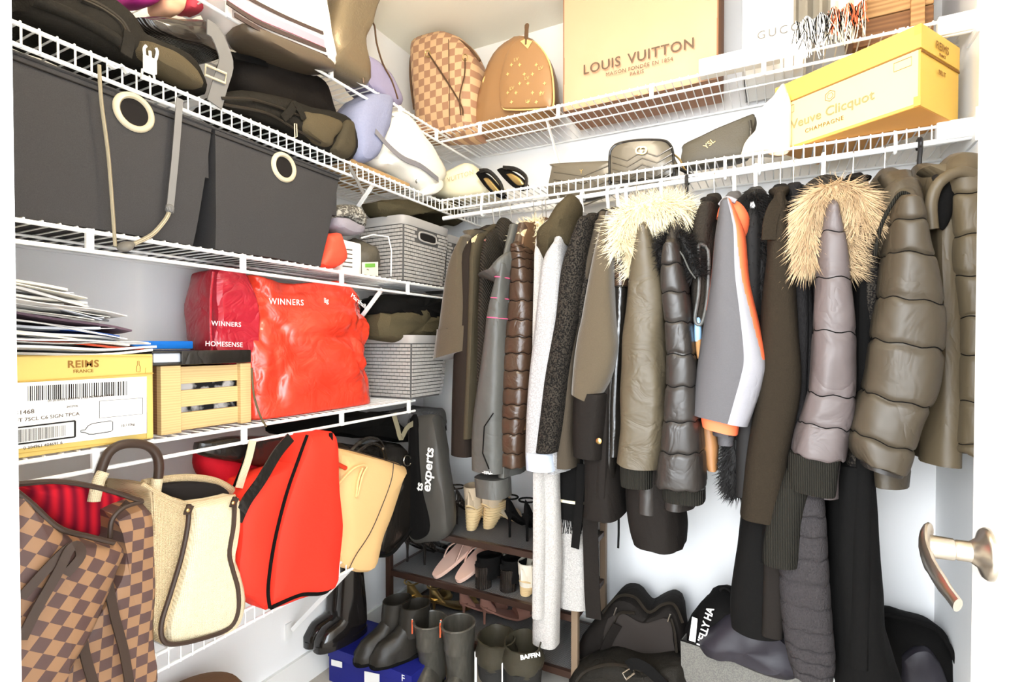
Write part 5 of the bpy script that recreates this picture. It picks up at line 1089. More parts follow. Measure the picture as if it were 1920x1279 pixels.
g = garment('grey_brown_coat', 'thin grey brown coat pressed against the charcoal tweed', 'coat', [(420, 1122, 1146), (460, 1112, 1136), (520, 1098, 1118), (596, 1080, 1100), (700, 1066, 1088), (800, 1056, 1080), (872, 1046, 1083)], -0.45, F_greybrown, hem=0.84, body_hw=0.018, style='white')
g = garment('trench_coat', 'taupe trench coat with a bent elbow and a dark skirt with one button', 'coat', [(430, 1134, 1150), (455, 1126, 1152), (491, 1117, 1155), (561, 1103, 1157), (610, 1095, 1161), (640, 1089, 1162), (680, 1084, 1154), (715, 1081, 1139), (746, 1079, 1121)], -0.50, F_taupe, F_blackwarm, hem=0.73, body_hw=0.03, style='white', sl_kw=dict(slant=-0.35), hyS=0.06)
mb = MB(); limb(mb, [(735, 1086, 1150), (780, 1084, 1146), (820, 1083, 1142), (852, 1085, 1140)], -0.47, hy=0.09, wr=0.004); mb.build('front_flap', F_blackwarm, g)
mb = MB(); limb(mb, [(840, 1106, 1165), (880, 1106, 1168), (930, 1104, 1171), (958, 1102, 1172)], -0.42, hy=0.10, wr=0.005); mb.build('skirt', F_blackwarm, g)
MB().lathe([(0.008, 0), (0.0085, 0.002), (0.006, 0.004), (0.003, 0.005)], Matrix.Translation(at(1123, 827, y=-0.565)) @ Matrix.Rotation(R_(90), 4, 'X'), 18).build('button', F_gold, g)
g = garment('leather_jacket', 'black leather jacket with a ribbed shoulder panel and flared cuff', 'jacket', [(452, 1160, 1180), (480, 1157, 1181), (540, 1155, 1181), (600, 1155, 1179), (700, 1140, 1170), (800, 1130, 1163), (850, 1122, 1160), (905, 1114, 1160)], -0.46, F_blackleather, hem=0.85, body_hw=0.02, style='wire', hyS=0.05, sl_kw=dict(wr=0.005))
cuff(g, [(458, 1158, 1182)] + [(p, 1156, 1183) for p in (470, 500, 530, 540)], -0.465, F_bronze, 'quilted_shoulder', n=18, hy=0.053)
for py in (470, 484, 498, 512, 526, 540): seam_loop(g, py, 1156, 1183, -0.465, F_blackleather, 0.0025, hy=0.053, name='quilt_seam')
g = garment('parka', 'olive nylon parka with a pale cream fur hood', 'parka', [(428, 1204, 1224), (450, 1197, 1230), (484, 1189, 1238), (556, 1178, 1250), (628, 1172, 1252), (700, 1169, 1252), (800, 1166, 1248), (870, 1159, 1240)], -0.50, F_nylon, F_blackpuff, hem=0.70, body_hw=0.035, style='white', hyS=0.07, sl_kw=dict(wr=0.007, slant=-0.1, wf=22))
cuff(g, [(862, 1167, 1228), (880, 1166, 1226), (908, 1168, 1226)], -0.50, F_ribdark, 'ribbed_cuff', n=6, hy=0.06)
mb = MB(); limb(mb, [(890, 1184, 1270), (930, 1180, 1277), (980, 1184, 1284), (1012, 1196, 1284)], -0.40, hy=0.11, wr=0.008, wf=24); mb.build('inner_skirt', F_blackwarm, g)
fur_arch(g, [(1172, 470, 0), (1168, 440, 0), (1182, 410, 0), (1215, 395, 0), (1250, 392, 0.02), (1278, 398, 0.06)], -0.52, 0.036, 1500, 0.05, F_cream_fur, core=F_cream_fur, frad=0.0022)
fur_arch(g, [(1185, 425), (1182, 455), (1184, 490), (1187, 515)], -0.50, 0.018, 380, 0.04, F_cream_fur, 'fur_side', core=F_cream_fur, frad=0.002)
hood(g, [(1255, 480), (1252, 440), (1270, 400), (1290, 388), (1303, 398), (1300, 440), (1290, 480)], -0.40, F_nylon, 0.07, 'hood')
g = garment('puffer_coat', 'black quilted puffer with a black fur hood beside the olive parka', 'coat', [(462, 1247, 1278), (495, 1243, 1284), (538, 1243, 1291), (585, 1248, 1297), (635, 1251, 1302), (689, 1252, 1309), (743, 1250, 1310), (800, 1245, 1315), (850, 1239, 1321), (911, 1231, 1324)], -0.53, F_blackpuff, hem=0.72, body_hw=0.035, style='black', quilt=0.13, seams=8, hyS=0.07)
cuff(g, [(908, 1243, 1322), (915, 1243, 1322), (935, 1245, 1322)], -0.51, F_ribdark, 'ribbed_hem', n=5, hy=0.065)
fur_arch(g, [(1244, 510), (1242, 470), (1258, 448), (1280, 455), (1296, 485), (1306, 520)], -0.53, 0.02, 800, 0.035, F_blackfur, core=F_blackfur, droop=0.3, frad=0.002)
MB().tube([Vector(p) for p in catmull([at(1248, 470, y=-.56), at(1260, 462, y=-.57), at(1278, 476, y=-.57), at(1292, 505, y=-.57), at(1304, 522, y=-.56)], 16)], 0.002, 6).build('hood_cord', F_rain, g)
g = garment('sherpa_vest', 'black sherpa fleece vest with a bound armhole', 'vest', [(396, 1316, 1345), (420, 1306, 1345), (455, 1302, 1342), (560, 1300, 1338), (640, 1303, 1335)], -0.42, F_sherpa, hem=1.02, body_hw=0.028, style='wire', hyS=0.10, back_sleeve=False, sleeve_name='front_panel')
MB().tube([Vector(p) for p in catmull([at(1322, 462, y=-.52), at(1310, 460, y=-.53), at(1311, 500, y=-.53), at(1310, 550, y=-.53), at(1303, 600, y=-.53), at(1316, 606, y=-.53), at(1326, 560, y=-.52), at(1329, 500, y=-.52), at(1328, 470, y=-.52)], 40)], 0.0045, 8, closed=True).build('armhole_binding', F_rain, g)
mb = MB(); limb(mb, [(604, 1303, 1317), (625, 1302, 1318), (640, 1303, 1317)], -0.50, hy=0.03, n=8, wr=0.002); mb.build('blue_lining', mat('sky_blue_cloth', (150, 190, 226), 0.8), g)
mb = MB(); limb(mb, [(638, 1304, 1318), (660, 1306, 1318), (672, 1309, 1316)], -0.50, hy=0.03, n=8, wr=0.002); mb.build('tan_lining', mat('tan_cloth', (180, 132, 86), 0.8), g)
# ski jacket: two tone sleeve
g = garment('ski_jacket', 'coral and grey ski jacket with a two tone sleeve', 'jacket', [(390, 1352, 1376), (420, 1347, 1390), (448, 1343, 1398), (520, 1336, 1408), (592, 1325, 1424), (664, 1314, 1440), (700, 1309, 1434), (740, 1305, 1420), (785, 1300, 1404)], -0.53, F_skigrey, F_skigrey, hem=0.93, body_hw=0.032, style='white', hyS=0.065, noslv=True)
ms = MB(); rws = [(388, 1352, 1376), (420, 1347, 1390), (448, 1343, 1398), (520, 1336, 1406), (592, 1325, 1424), (664, 1314, 1440), (700, 1309, 1434), (740, 1305, 1420), (785, 1300, 1404)]
def two(j, i):
    a = 2*math.pi*(i+0.5)/120; x = math.cos(a); y = math.sin(a); t = j/121
    if t < 0.30 and x > 0.45 - 0.2*t: return 2
    if 0.30 <= t < 0.62 and x > 0.45+(t-0.30)*1.2: return 2
    if 0.14 < t < 0.5 and x < -0.93: return 2
    return 1 if x > 0.2 else 0
limb(ms, rws, -0.53, hy=0.07, n=120, wr=0.004, segs=120, mi=two, slant=-0.20, seed=5)
ms.build('sleeve', [F_skigrey, F_skilight, F_orange], g)
cuff(g, [(782, 1315, 1386), (790, 1315, 1386), (806, 1318, 1384)], -0.52, F_orange, 'orange_cuff', n=5, hy=0.05, slant=-0.2)
cuff(g, [(804, 1345, 1378), (812, 1345, 1378), (832, 1347, 1377)], -0.47, F_skigrey, 'inner_cuff', n=5, hy=0.04)
hood(g, [(1346, 410), (1350, 384), (1366, 374), (1390, 380), (1404, 404), (1400, 440), (1388, 452), (1372, 400), (1356, 392)], -0.50, F_orange, 0.06, 'collar')
MB().tube(catmull([at(1350, 384, y=-.55), at(1362, 372, y=-.56), at(1380, 378, y=-.56)], 8), 0.006, 8).build('collar_edge', F_skilight, g)
mb = MB(); limb(mb, [(795, 1318, 1342), (830, 1318, 1348), (860, 1322, 1347), (880, 1328, 1346)], -0.46, hy=0.03, n=16, wr=0.006); mb.build('tan_puffer_edge', mat('tan_nylon', (150, 106, 66), 0.4, bump=0.3, scale=30), g)
# black fur coat
g = garment('fur_coat', 'shaggy black fur coat behind the ski jacket', 'coat', [(400, 1392, 1436), (470, 1392, 1438), (560, 1400, 1438), (700, 1392, 1432), (830, 1360, 1420), (930, 1365, 1405)], -0.40, F_blackfur, hem=0.78, body_hw=0.04, style='white', noslv=True)
fur_body(g, [(368, 1396, 1432), (400, 1392, 1438), (470, 1394, 1440), (560, 1402, 1440), (700, 1392, 1432), (830, 1362, 1420), (900, 1360, 1412), (925, 1372, 1402)], -0.44, 0.05, 2600, 0.03, F_blackfur, 'fur_sleeve', F_blackfur)
g = garment('brown_wool_coat', 'dark brown wool coat with a notched collar hanging to mid thigh', 'coat', [(372, 1452, 1474), (404, 1440, 1480), (440, 1438, 1482), (483, 1437, 1487), (548, 1430, 1492), (620, 1426, 1498), (720, 1420, 1503), (836, 1403, 1482), (900, 1395, 1474), (965, 1388, 1466)], -0.50, F_darkwool, F_black, hem=0.62, body_hw=0.035, style='wire', hyS=0.075)
MB().strap([Vector(p) for p in catmull([at(1470, 372, y=-.56), at(1455, 385, y=-.575), at(1444, 415, y=-.58), at(1441, 450, y=-.58)], 12)], 0.03, 0.006, (0.3, -1, 0)).build('lapel', F_darkwool, g)
mb = MB(); limb(mb, [(950, 1392, 1466), (1040, 1380, 1470), (1120, 1370, 1474), (1165, 1372, 1478)], -0.40, hy=0.10, wr=0.006); mb.build('long_skirt', F_black, g)
mb = MB(); limb(mb, [(1040, 1432, 1470), (1120, 1430, 1470), (1192, 1428, 1468)], -0.50, hy=0.02, wr=0.003); mb.build('trouser_leg', F_blackwarm, g)
g = garment('cable_cardigan', 'long charcoal cable knit cardigan with chunky ribbed sleeves', 'cardigan', [(376, 1478, 1502), (420, 1478, 1506), (476, 1484, 1512), (584, 1493, 1525), (720, 1500, 1524), (850, 1480, 1520)], -0.44, F_cable, hem=0.58, body_hw=0.03, style='wire', hyS=0.05)
mb = MB(); limb(mb, [(880, 1474, 1528), (930, 1452, 1512), (972, 1438, 1502), (1030, 1430, 1498), (1052, 1430, 1496)], -0.53, hy=0.05, n=24, wr=0.003); mb.build('ribbed_sleeve', F_ribdark, g)
mb = MB(); limb(mb, [(890, 1488, 1538), (950, 1474, 1546), (1020, 1464, 1552), (1100, 1462, 1558), (1180, 1467, 1564), (1225, 1474, 1566), (1262, 1486, 1560)], -0.50, hy=0.06, n=48, wr=0.004, quilt=0.10, seams=11); mb.build('chunky_sleeve', F_chunky, g)
g = garment('mauve_puffer', 'mauve grey quilted puffer with a coyote fur hood', 'coat', [(396, 1546, 1568), (430, 1538, 1580), (476, 1530, 1592), (548, 1527, 1597), (620, 1524, 1601), (720, 1517, 1602), (768, 1506, 1600), (810, 1494, 1592), (854, 1484, 1586)], -0.54, F_purple, hem=0.80, body_hw=0.035, style='white', hyS=0.07, quilt=0.07, seams=6, sl_kw=dict(wr=0.007, wf=20, slant=-0.1))
cuff(g, [(848, 1480, 1578), (868, 1477, 1572), (905, 1476, 1568), (918, 1478, 1566)], -0.54, F_ribdark, 'ribbed_cuff', n=10, hy=0.062, slant=-0.1)
fur_arch(g, [(1516, 500), (1512, 450), (1522, 400), (1546, 372), (1578, 364), (1604, 382), (1612, 420)], -0.54, 0.034, 1900, 0.05, F_coyote, core=F_coyote, droop=0.9, frad=0.0022, jitter=0.5)
fur_arch(g, [(1596, 420), (1590, 460), (1582, 505)], -0.55, 0.016, 420, 0.045, F_coyote, 'fur_side', core=F_coyote, frad=0.002)
hood(g, [(1506, 352), (1520, 338), (1550, 332), (1582, 342), (1592, 356), (1560, 362), (1520, 366)], -0.50, F_blackknit, 0.05, 'knit_collar')
g = garment('boucle_coat', 'long black boucle coat hanging nearly to the floor', 'coat', [(345, 1607, 1621), (415, 1609, 1632), (512, 1602, 1646), (620, 1600, 1636), (720, 1598, 1630), (860, 1586, 1620), (912, 1577, 1617)], -0.46, F_tweed, F_black, hem=0.42, body_hw=0.03, style='wire', hyS=0.05)
mb = MB(); limb(mb, [(860, 1560, 1630), (900, 1553, 1634), (1000, 1547, 1641), (1080, 1548, 1648), (1150, 1550, 1655), (1230, 1556, 1680), (1279, 1559, 1695)], -0.38, hy=0.14, wr=0.01, wf=12); mb.build('long_skirt', F_black, g)
g = garment('olive_puffer', 'dark olive quilted puffer with a cord piped hood', 'coat', [(384, 1672, 1722), (410, 1666, 1728), (461, 1657, 1736), (505, 1652, 1750), (577, 1643, 1764), (638, 1632, 1763), (720, 1622, 1752), (781, 1603, 1726), (836, 1591, 1710), (868, 1604, 1698)], -0.56, F_olivepuff, hem=0.84, body_hw=0.04, style='wood', hyS=0.085, quilt=0.13, seams=7, sl_kw=dict(slant=-0.25, wr=0.006))
hood(g, [(1642, 470), (1640, 400), (1660, 350), (1695, 332), (1725, 340), (1730, 390), (1726, 430), (1690, 400), (1668, 420), (1655, 480)], -0.50, F_olivepuff, 0.07, 'hood', wr=0.01)
cuff(g, [(862, 1606, 1697), (870, 1610, 1694), (880, 1614, 1690)], -0.56, F_blackpuff, 'cuff', n=5, hy=0.06, slant=-0.25)
MB().tube([Vector(p) for p in catmull([at(1640, 480, y=-.575), at(1650, 430, y=-.585), at(1668, 390, y=-.59), at(1690, 362, y=-.59), at(1712, 375, y=-.585), at(1722, 420, y=-.58)], 30)], 0.004, 8).build('hood_piping', F_ribdark, g)
g = garment('olive_brown_puffer', 'olive brown quilted puffer at the right end of the rail, hood up', 'coat', [(345, 1764, 1850), (368, 1762, 1868), (433, 1770, 1872), (494, 1768, 1872), (569, 1778, 1870), (627, 1784, 1868), (695, 1783, 1866), (768, 1779, 1862), (831, 1770, 1856), (846, 1786, 1846)], -0.46, F_olivepuff2, hem=0.90, body_hw=0.035, style='black', hyS=0.085, quilt=0.11, seams=8, hang_dx=-0.05, sl_kw=dict(wr=0.006))
hood(g, [(1726, 420), (1724, 372), (1742, 328), (1776, 298), (1812, 290), (1848, 304), (1862, 340), (1850, 400), (1800, 420), (1760, 440)], -0.42, F_olivepuff2, 0.10, 'hood', wr=0.010)
hood(g, [(1752, 412), (1752, 372), (1766, 346), (1784, 342), (1792, 362), (1786, 404), (1768, 432)], -0.515, F_black, 0.012, 'hood_inside_shade', wr=0.003)  # black lump painted for the shade inside the hood, no real opening
MB().tube([Vector(p) for p in catmull([at(1748, 430, y=-.53), at(1746, 380, y=-.535), at(1762, 342, y=-.54), at(1800, 322, y=-.54), at(1840, 336, y=-.53)], 24)], 0.012, 10).build('hood_edge', F_olivepuff2, g)
mb = MB(); limb(mb, [(430, 1728, 1762), (520, 1738, 1782), (640, 1752, 1790), (760, 1742, 1782), (845, 1735, 1780)], -0.36, hy=0.1, wr=0.006, quilt=0.08, seams=7); mb.build('front_panel', F_blackpuff, g)
# long pieces hanging low between the coats
g = garment('boucle_cardigan', 'long pale grey boucle cardigan hanging below the coats', 'cardigan', [(880, 1006, 1049), (1000, 1007, 1049), (1100, 1004, 1048), (1205, 1002, 1047)], -0.46, F_boucle, hem=0.34, body_hw=0.025, style='wire', noslv=True, bodyx=lambda z: 0.80)
mb = MB(); limb(mb, [(868, 1004, 1048), (950, 1006, 1049), (1050, 1008, 1050), (1150, 1003, 1048), (1206, 1003, 1046)], -0.47, hy=0.035, wr=0.004); mb.build('front_edge', F_boucle, g)
mb = MB(); limb(mb, [(960, 1048, 1100), (1010, 1048, 1108), (1080, 1049, 1110), (1128, 1050, 1108)], -0.36, hy=0.06, wr=0.005); mb.build('side_panel', F_boucle, g)
sc = thing('fringed_scarf', 'black wool scarf with a tan stripe and fringed end', 'scarf', at(1075, 990, y=-0.42), None)
mb = MB(); limb(mb, [(862, 1050, 1094), (920, 1049, 1096), (975, 1050, 1092)], -0.42, hy=0.014, n=20, wr=0.004); mb.build('cloth', F_black, sc)
mb = MB(); limb(mb, [(937, 1048, 1097), (942, 1048, 1097)], -0.42, hy=0.016, n=3, wr=0, close_top=False); mb.build('stripe', F_cream_fur, sc)
mb = MB()
for k in range(22):
    p = at(1052+k*1.85, 974, y=-0.42); mb.tube([p, p+Vector((random.uniform(-.004, .004), 0, -0.02)), p+Vector((random.uniform(-.008, .008), 0, -0.045))], 0.0013, 4)
mb.build('fringe', F_black, sc)
sc = thing('cloth_belt', 'dark cloth coat belt hanging straight down from the trench coat', 'belt', at(1118, 1160, y=-0.42))
MB().strap([at(1106, 950, y=-0.44), at(1108, 1040, y=-0.44), at(1110, 1110, y=-0.44), at(1113, 1160, y=-0.44)], 0.048, 0.004, (0, 1, 0)).build('band', F_blackwarm, sc)
MB().strap([at(1090, 870, y=-0.46), at(1086, 950, y=-0.46), at(1078, 1028, y=-0.46)], 0.026, 0.003, (0, 1, 0)).build('pointed_tie', F_black, sc)
MB().strap([at(1160, 955, y=-0.42), at(1160, 1000, y=-0.42), at(1159, 1028, y=-0.42)], 0.006, 0.003, (0, 1, 0)).build('thin_tie', F_black, sc)
# ---------------------------------------------------------------- shoe rack in the corner
M_rackdk = mat('dark_bronze_metal', (58, 40, 32), 0.35, spec=0.5); M_racktaupe = mat('taupe_metal', (128, 108, 88), 0.4)
M_rackmesh = mat('grey_ribbed_fabric', (132, 130, 128), 0.85, kind='stripe', col2=(64, 62, 62), scale=70, amount=0.9, bump=0.4)
rx0, rx1, ry0, ry1 = 0.107, 0.872, -0.365, -0.06
RZ = (0.470, 0.292, 0.105)
t = thing('shoe_rack', 'dark metal three tier shoe rack in the corner under the coats', 'shoe rack', ((rx0+rx1)/2, (ry0+ry1)/2, 0))
for x in (rx0, rx1):
    for y in (ry0, ry1): MB().box((x-0.011, y-0.011, 0.001), (x+0.011, y+0.011, 0.50), 0.002).build('post', M_rackdk if x == rx0 else M_racktaupe, t, smooth=False)
for z in RZ:
    MB().box((rx0, ry0-0.008, z-0.022), (rx1, ry0+0.008, z), 0.001).build('front_rail', M_rackdk, t, smooth=False)
    MB().box((rx0, ry1-0.006, z-0.018), (rx1, ry1+0.006, z), 0.001).build('back_rail', M_rackdk, t, smooth=False)
    for x in (rx0, rx1): MB().box((x-0.006, ry0, z-0.018), (x+0.006, ry1, z), 0.001).build('side_rail', M_rackdk, t, smooth=False)
    MB().box((rx0, ry0+0.008, z-0.006), (rx1, ry1-0.006, z-0.002)).build('shelf_mesh', M_rackmesh, t, smooth=False)
    for k in range(1, 4): MB().tube([(lerp(rx0, rx1, k/4), ry0, z-0.008), (lerp(rx0, rx1, k/4), ry1, z-0.008)], 0.003, 6).build('cross_wire', M_rackdk, t)
# ---------------------------------------------------------------- shoe builders (local x towards the toe)
def LM(x, y, z, ang): return Matrix.Translation((x, y, z)) @ Matrix.Rotation(R_(ang), 4, 'Z')
def sole_ring(L, W, z, n=28):
    out = []
    for i in range(n):
        a = 2*math.pi*i/n; u = math.copysign(abs(math.cos(a))**0.8, math.cos(a)); v = math.copysign(abs(math.sin(a))**0.7, math.sin(a)); w_ = W/2*(0.88+0.14*u-0.05*math.cos(2*a))
        out.append(Vector((L/2+L/2*u, w_*v, z)))
    return out
def sole(mb, M, L, W, th, lift=None, z0=0.0):
    def zz(x): return (lift(x/L) if lift else 0.0)+z0
    r0, r1 = sole_ring(L, W, 0), sole_ring(L*1.0, W, th)
    mb.loft([[M @ Vector((p.x, p.y*0.96, zz(p.x))) for p in r0], [M @ Vector((p.x, p.y, zz(p.x)+th*0.5)) for p in r0], [M @ Vector((p.x, p.y*0.97, zz(p.x)+th)) for p in r1]])
def upper(mb, M, L, W, prof, lift=None, z0=0.0, n=18, x0=0.0, x1=1.0):
    """prof: [(t, height, widthscale)] domed upper from heel (t=0) to toe (t=1)"""
    rings = []
    for k in range(n+1):
        tt = lerp(x0, x1, k/n); h_ = interp([(a, b) for a, b, c in prof], tt); ws = interp([(a, c) for a, b, c in prof], tt)
        a = math.acos(max(-1, min(1, 2*tt-1))); w_ = max(0.003, W/2*(0.78+0.22*math.cos(a)-0.14*math.cos(2*a))*math.sin(a)**0.5 if 0 < tt < 1 else 0.003)*ws; zb = (lift(tt) if lift else 0)+z0
        rings.append([M @ Vector((L*tt, w_*math.cos(q)*(1.0 if math.sin(q) < 0.5 else 0.92), zb+max(0.004, h_)*max(0.0, math.sin(q))**0.75)) for q in [math.pi*i/12 for i in range(13)]])
    mb.loft([r for r in rings])
def shaft(mb, M, secs, n=22, inner=True):
    """secs: (xc, zc, rx, ry) up the leg; open top with a visible inside"""
    rings = [[M @ Vector((x+rx*math.cos(2*math.pi*i/n), ry*math.sin(2*math.pi*i/n), z)) for i in range(n)] for x, z, rx, ry in secs]
    if inner:
        x, z, rx, ry = secs[-1]
        for f, dz in ((0.93, 0.001), (0.90, -0.01), (0.86, -0.08)): rings.append([M @ Vector((x+rx*f*math.cos(2*math.pi*i/n), ry*f*math.sin(2*math.pi*i/n), z+dz)) for i in range(n)])
    mb.loft(rings)
HEEL = lambda h: (lambda t_: h*(1-min(1, t_/0.66))**1.2 if t_ < 0.66 else 0.0)
PAIR = {}
def stiletto(label, x, y, z, ang, m, h=0.095, group=None, straps=True, mh=None):
    t = thing('heeled_sandal', label, 'heels', (x, y, z), group); M = LM(x, y, z, ang); L, W = 0.215, 0.072
    mb = MB(); sole(mb, M, L, W, 0.008, HEEL(h)); mb.build('sole', m, t)
    mb = MB(); mb.loft([[M @ Vector((0.018+r*math.cos(q), r*math.sin(q), zz)) for q in [2*math.pi*i/10 for i in range(10)]] for r, zz in ((0.0045, 0.0), (0.0045, h*0.4), (0.007, h*0.75), (0.02, h))]); mb.build('stiletto_heel', mh or m, t)
    mb = MB(); upper(mb, M, L, W, [(0, 0.055, 0.9), (0.12, 0.05, 0.95), (0.25, 0.022, 1.0)], HEEL(h), 0.004, x1=0.26); mb.build('heel_counter', m, t)
    mb = MB(); upper(mb, M, L, W, [(0.68, 0.034, 1.04), (0.8, 0.036, 1.04), (0.92, 0.03, 1.0)], HEEL(h), 0.004, x0=0.68, x1=0.92); mb.build('toe_band', m, t)
    if straps: MB().tube([M @ Vector((0.02+0.028*math.cos(q), 0.03*math.sin(q), h+0.05)) for q in [2*math.pi*i/14 for i in range(14)]], 0.0035, 6, closed=True).build('ankle_strap', m, t)
    return t
def heel_boot(label, x, y, z, ang, m, mh, hh=0.06, sh=0.05, wedge=False, group=None, L=0.22):
    t = thing('ankle_boot', label, 'boots', (x, y, z), group); M = LM(x, y, z, ang); W = 0.075; lf = HEEL(hh)
    if wedge:
        mb = MB(); n = 10
        mb.loft([[M @ Vector((0.035+(0.022+0.04*k/n)*u+0.05*(k/n), (0.017+0.019*k/n)*v*1.0, hh*k/n)) for u, v in sel(20, e=2.6)] for k in range(n+1)]); ob = mb.build('wedge_heel', mh, t)
        for k in range(1, 10): MB().tube([M @ Vector((0.035+(0.0228+0.04*k/n)*u+0.05*(k/n), (0.0176+0.019*k/n)*v, hh*(k)/n)) for u, v in sel(20, e=2.6)], 0.0018, 5, closed=True).build('rope_coil', mh, ob)
    else:
        mb = MB(); mb.loft([[M @ Vector((0.032+r*u, r*0.92*v, zz)) for u, v in sel(18, e=2.6)] for r, zz in ((0.029, 0.0), (0.028, hh*0.5), (0.031, hh+0.004))]); mb.build('block_heel', mh, t)
    mb = MB(); sole(mb, M, L, W, 0.006, lf); mb.build('sole', mh, t)
    mb = MB(); upper(mb, M, L, W, [(0, sh+0.02, 0.95), (0.2, sh+0.035, 1.0), (0.4, sh+0.02, 1.0), (0.6, 0.05, 1.02), (0.85, 0.036, 1.02), (1, 0.015, 1)], lf, 0.005); mb.build('upper', m, t)
    mb = MB(); shaft(mb, M, [(0.055, hh+0.02, 0.048, 0.033), (0.056, hh+sh*0.7, 0.047, 0.034), (0.058, hh+sh+0.035, 0.05, 0.038)]); mb.build('ankle_collar', m, t)
    return t
def tall_boot(label, x, y, z, ang, m, ht, name='rain_boot', cat='boots', group=None, r=0.055, L=0.27, ms=None, wr=0.0, lean=0.0):
    t = thing(name, label, cat, (x, y, z), group); M = LM(x, y, z, ang); W = 0.095
    mb = MB(); sole(mb, M, L, W, 0.022); mb.build('sole', ms or m, t)
    mb = MB(); upper(mb, M, L, W, [(0, 0.10, 0.95), (0.2, 0.115, 1.0), (0.42, 0.10, 1.0), (0.6, 0.07, 1.0), (0.85, 0.055, 1.0), (1, 0.02, 1)], None, 0.018); mb.build('foot', m, t)
    mb = MB(); shaft(mb, M, [(0.06, 0.05, 0.056, 0.042), (0.062, 0.11, 0.055, 0.044), (0.064+lean*0.3, ht*0.6, r, r*0.85), (0.066+lean, ht, r*1.08, r*0.95)])
    if wr: mb.wob(wr, 20, x*9)
    mb.build('shaft', m, t)
    return t, M
# shoes on the rack
F_suede = mat('beige_suede', (206, 186, 158), 0.95, bump=0.2, scale=150); F_rope = mat('raffia', (222, 196, 150), 0.85, bump=0.3, scale=120)
za, zb_, zc_ = RZ[0], RZ[1], RZ[2]
for k, (lab, p, ang) in enumerate((('beige suede wedge bootie with a raffia heel, on the left of its pair', (878, 998), 100), ('beige suede wedge bootie with a raffia heel, on the right of its pair', (905, 994), 78))):
    q = at(p[0], p[1], z=za); heel_boot(lab, q.x, q.y, za, ang, F_suede, F_rope, hh=0.095, sh=0.03, wedge=True, group='pair of beige wedges')
for lab, p, ang, m in (('black strappy stiletto sandal beside the beige wedges on the top tier', (950, 1010), 80, F_black), ('black strappy stiletto sandal at the right of the top tier', (985, 1018), 95, F_black), ('black patent stiletto at the left end of the top tier', (850, 985), 75, F_gloss)):
    q = at(p[0], p[1], z=za); stiletto(lab, q.x, q.y, za, ang, m)
for lab, p, ang, m in (('patent black stiletto at the left end of the middle tier', (758, 1056), 85, F_gloss), ('patent black stiletto second from the left on the middle tier', (790, 1062), 80, F_gloss)):
    q = at(p[0], p[1], z=zb_); stiletto(lab, q.x, q.y, zb_, ang, m)
M_blush = mat('blush_rubber', (226, 188, 170), 0.6)
for lab, p, ang, tlt in (('blush pink flip flop propped on the middle tier, left of its pair', (815, 1086), 72, 26), ('blush pink flip flop leaning on the black boot, right of its pair', (858, 1094), 78, 22)):
    q = at(p[0], p[1], z=zb_); t = thing('flip_flop', lab, 'flip flop', (q.x, q.y, zb_), 'pair of flip flops')
    M = LM(q.x, q.y, zb_+0.002, ang) @ Matrix.Rotation(R_(-tlt), 4, 'Y'); mb = MB(); sole(mb, M, 0.235, 0.085, 0.014); mb.build('sole', M_blush, t)
    for s_ in (1, -1): MB().tube([M @ Vector(v) for v in catmull([(0.085, 0.036*s_, 0.014), (0.12, 0.034*s_, 0.035), (0.16, 0.014*s_, 0.036), (0.178, 0.0, 0.016)], 10)], (0.0025, 0.006), 6).build('strap', M_blush, t)
for lab, p, ang in (('black block heel bootie left of its pair on the middle tier', (892, 1104), 62), ('black block heel bootie right of its pair on the middle tier', (938, 1110), 58)):
    q = at(p[0], p[1], z=zb_); heel_boot(lab, q.x, q.y, zb_, ang, F_black, F_gloss, hh=0.075, sh=0.0, group='pair of block heel booties')
M_espw = mat('white_leather_uppers', (234, 226, 208), 0.6)
for lab, p, ang in (('white espadrille wedge on the middle tier beside the booties', (978, 1122), 88), ('white espadrille wedge half hidden by the grey cardigan', (1003, 1128), 88)):
    q = at(p[0], p[1], z=zb_); heel_boot(lab, q.x, q.y, zb_, ang, M_espw, F_rope, hh=0.055, sh=0.02, wedge=True, group='pair of white espadrilles')
for lab, p, ang, m in (('gold braided heel sandal under the middle tier, left one', (764, 1150), 70, F_gold), ('gold braided heel sandal under the middle tier, right one', (806, 1158), 60, F_gold), ('rose brown strappy sandal under the middle tier, left one', (862, 1165), 60, mat('rose_leather', (172, 124, 108), 0.5)), ('rose brown strappy sandal under the middle tier, right one', (900, 1172), 50, mat('rose_leather', (172, 124, 108), 0.5))):
    q = at(p[0], p[1], z=zc_); stiletto(lab, q.x, q.y, zc_, ang, m, h=0.07)
# blue shoe box with boots and slippers on it
M_navy = mat('navy_card', (28, 34, 122), 0.5)
yb0 = -0.64; bxl, bxr = at(617, 1240, y=yb0).x, at(772, 1250, y=yb0).x; bzt = at(690, 1238, y=yb0).z
t = thing('shoe_box', 'navy blue shoe box on the floor under the quilted slippers', 'box', ((bxl+bxr)/2, yb0+0.1, 0.001))
MB().box((max(0.02, bxl), yb0, 0.001), (bxr, yb0+0.19, bzt-0.03), 0.001).build('base', M_navy, t, smooth=False)
MB().box((max(0.018, bxl-0.002), yb0-0.003, bzt-0.034), (bxr+0.002, yb0+0.193, bzt), 0.001).build('lid', M_navy, t, smooth=False)
label_plate('size_label', t, 'y', yb0-0.003, [(622, 1247), (642, 1252), (642, 1241), (622, 1236)], M_whitelabel, off=0.001)
label_plate('size_label', t, 'y', yb0-0.003, [(684, 1279), (712, 1284), (712, 1264), (684, 1258)], M_whitelabel, off=0.001)
text('lettering', 'F', 0.03, at(756, 1272, y=yb0-0.004), XR_, ZU, M_whitelabel, t)
F_patent = mat('black_patent', (30, 27, 26), 0.12, spec=0.7)
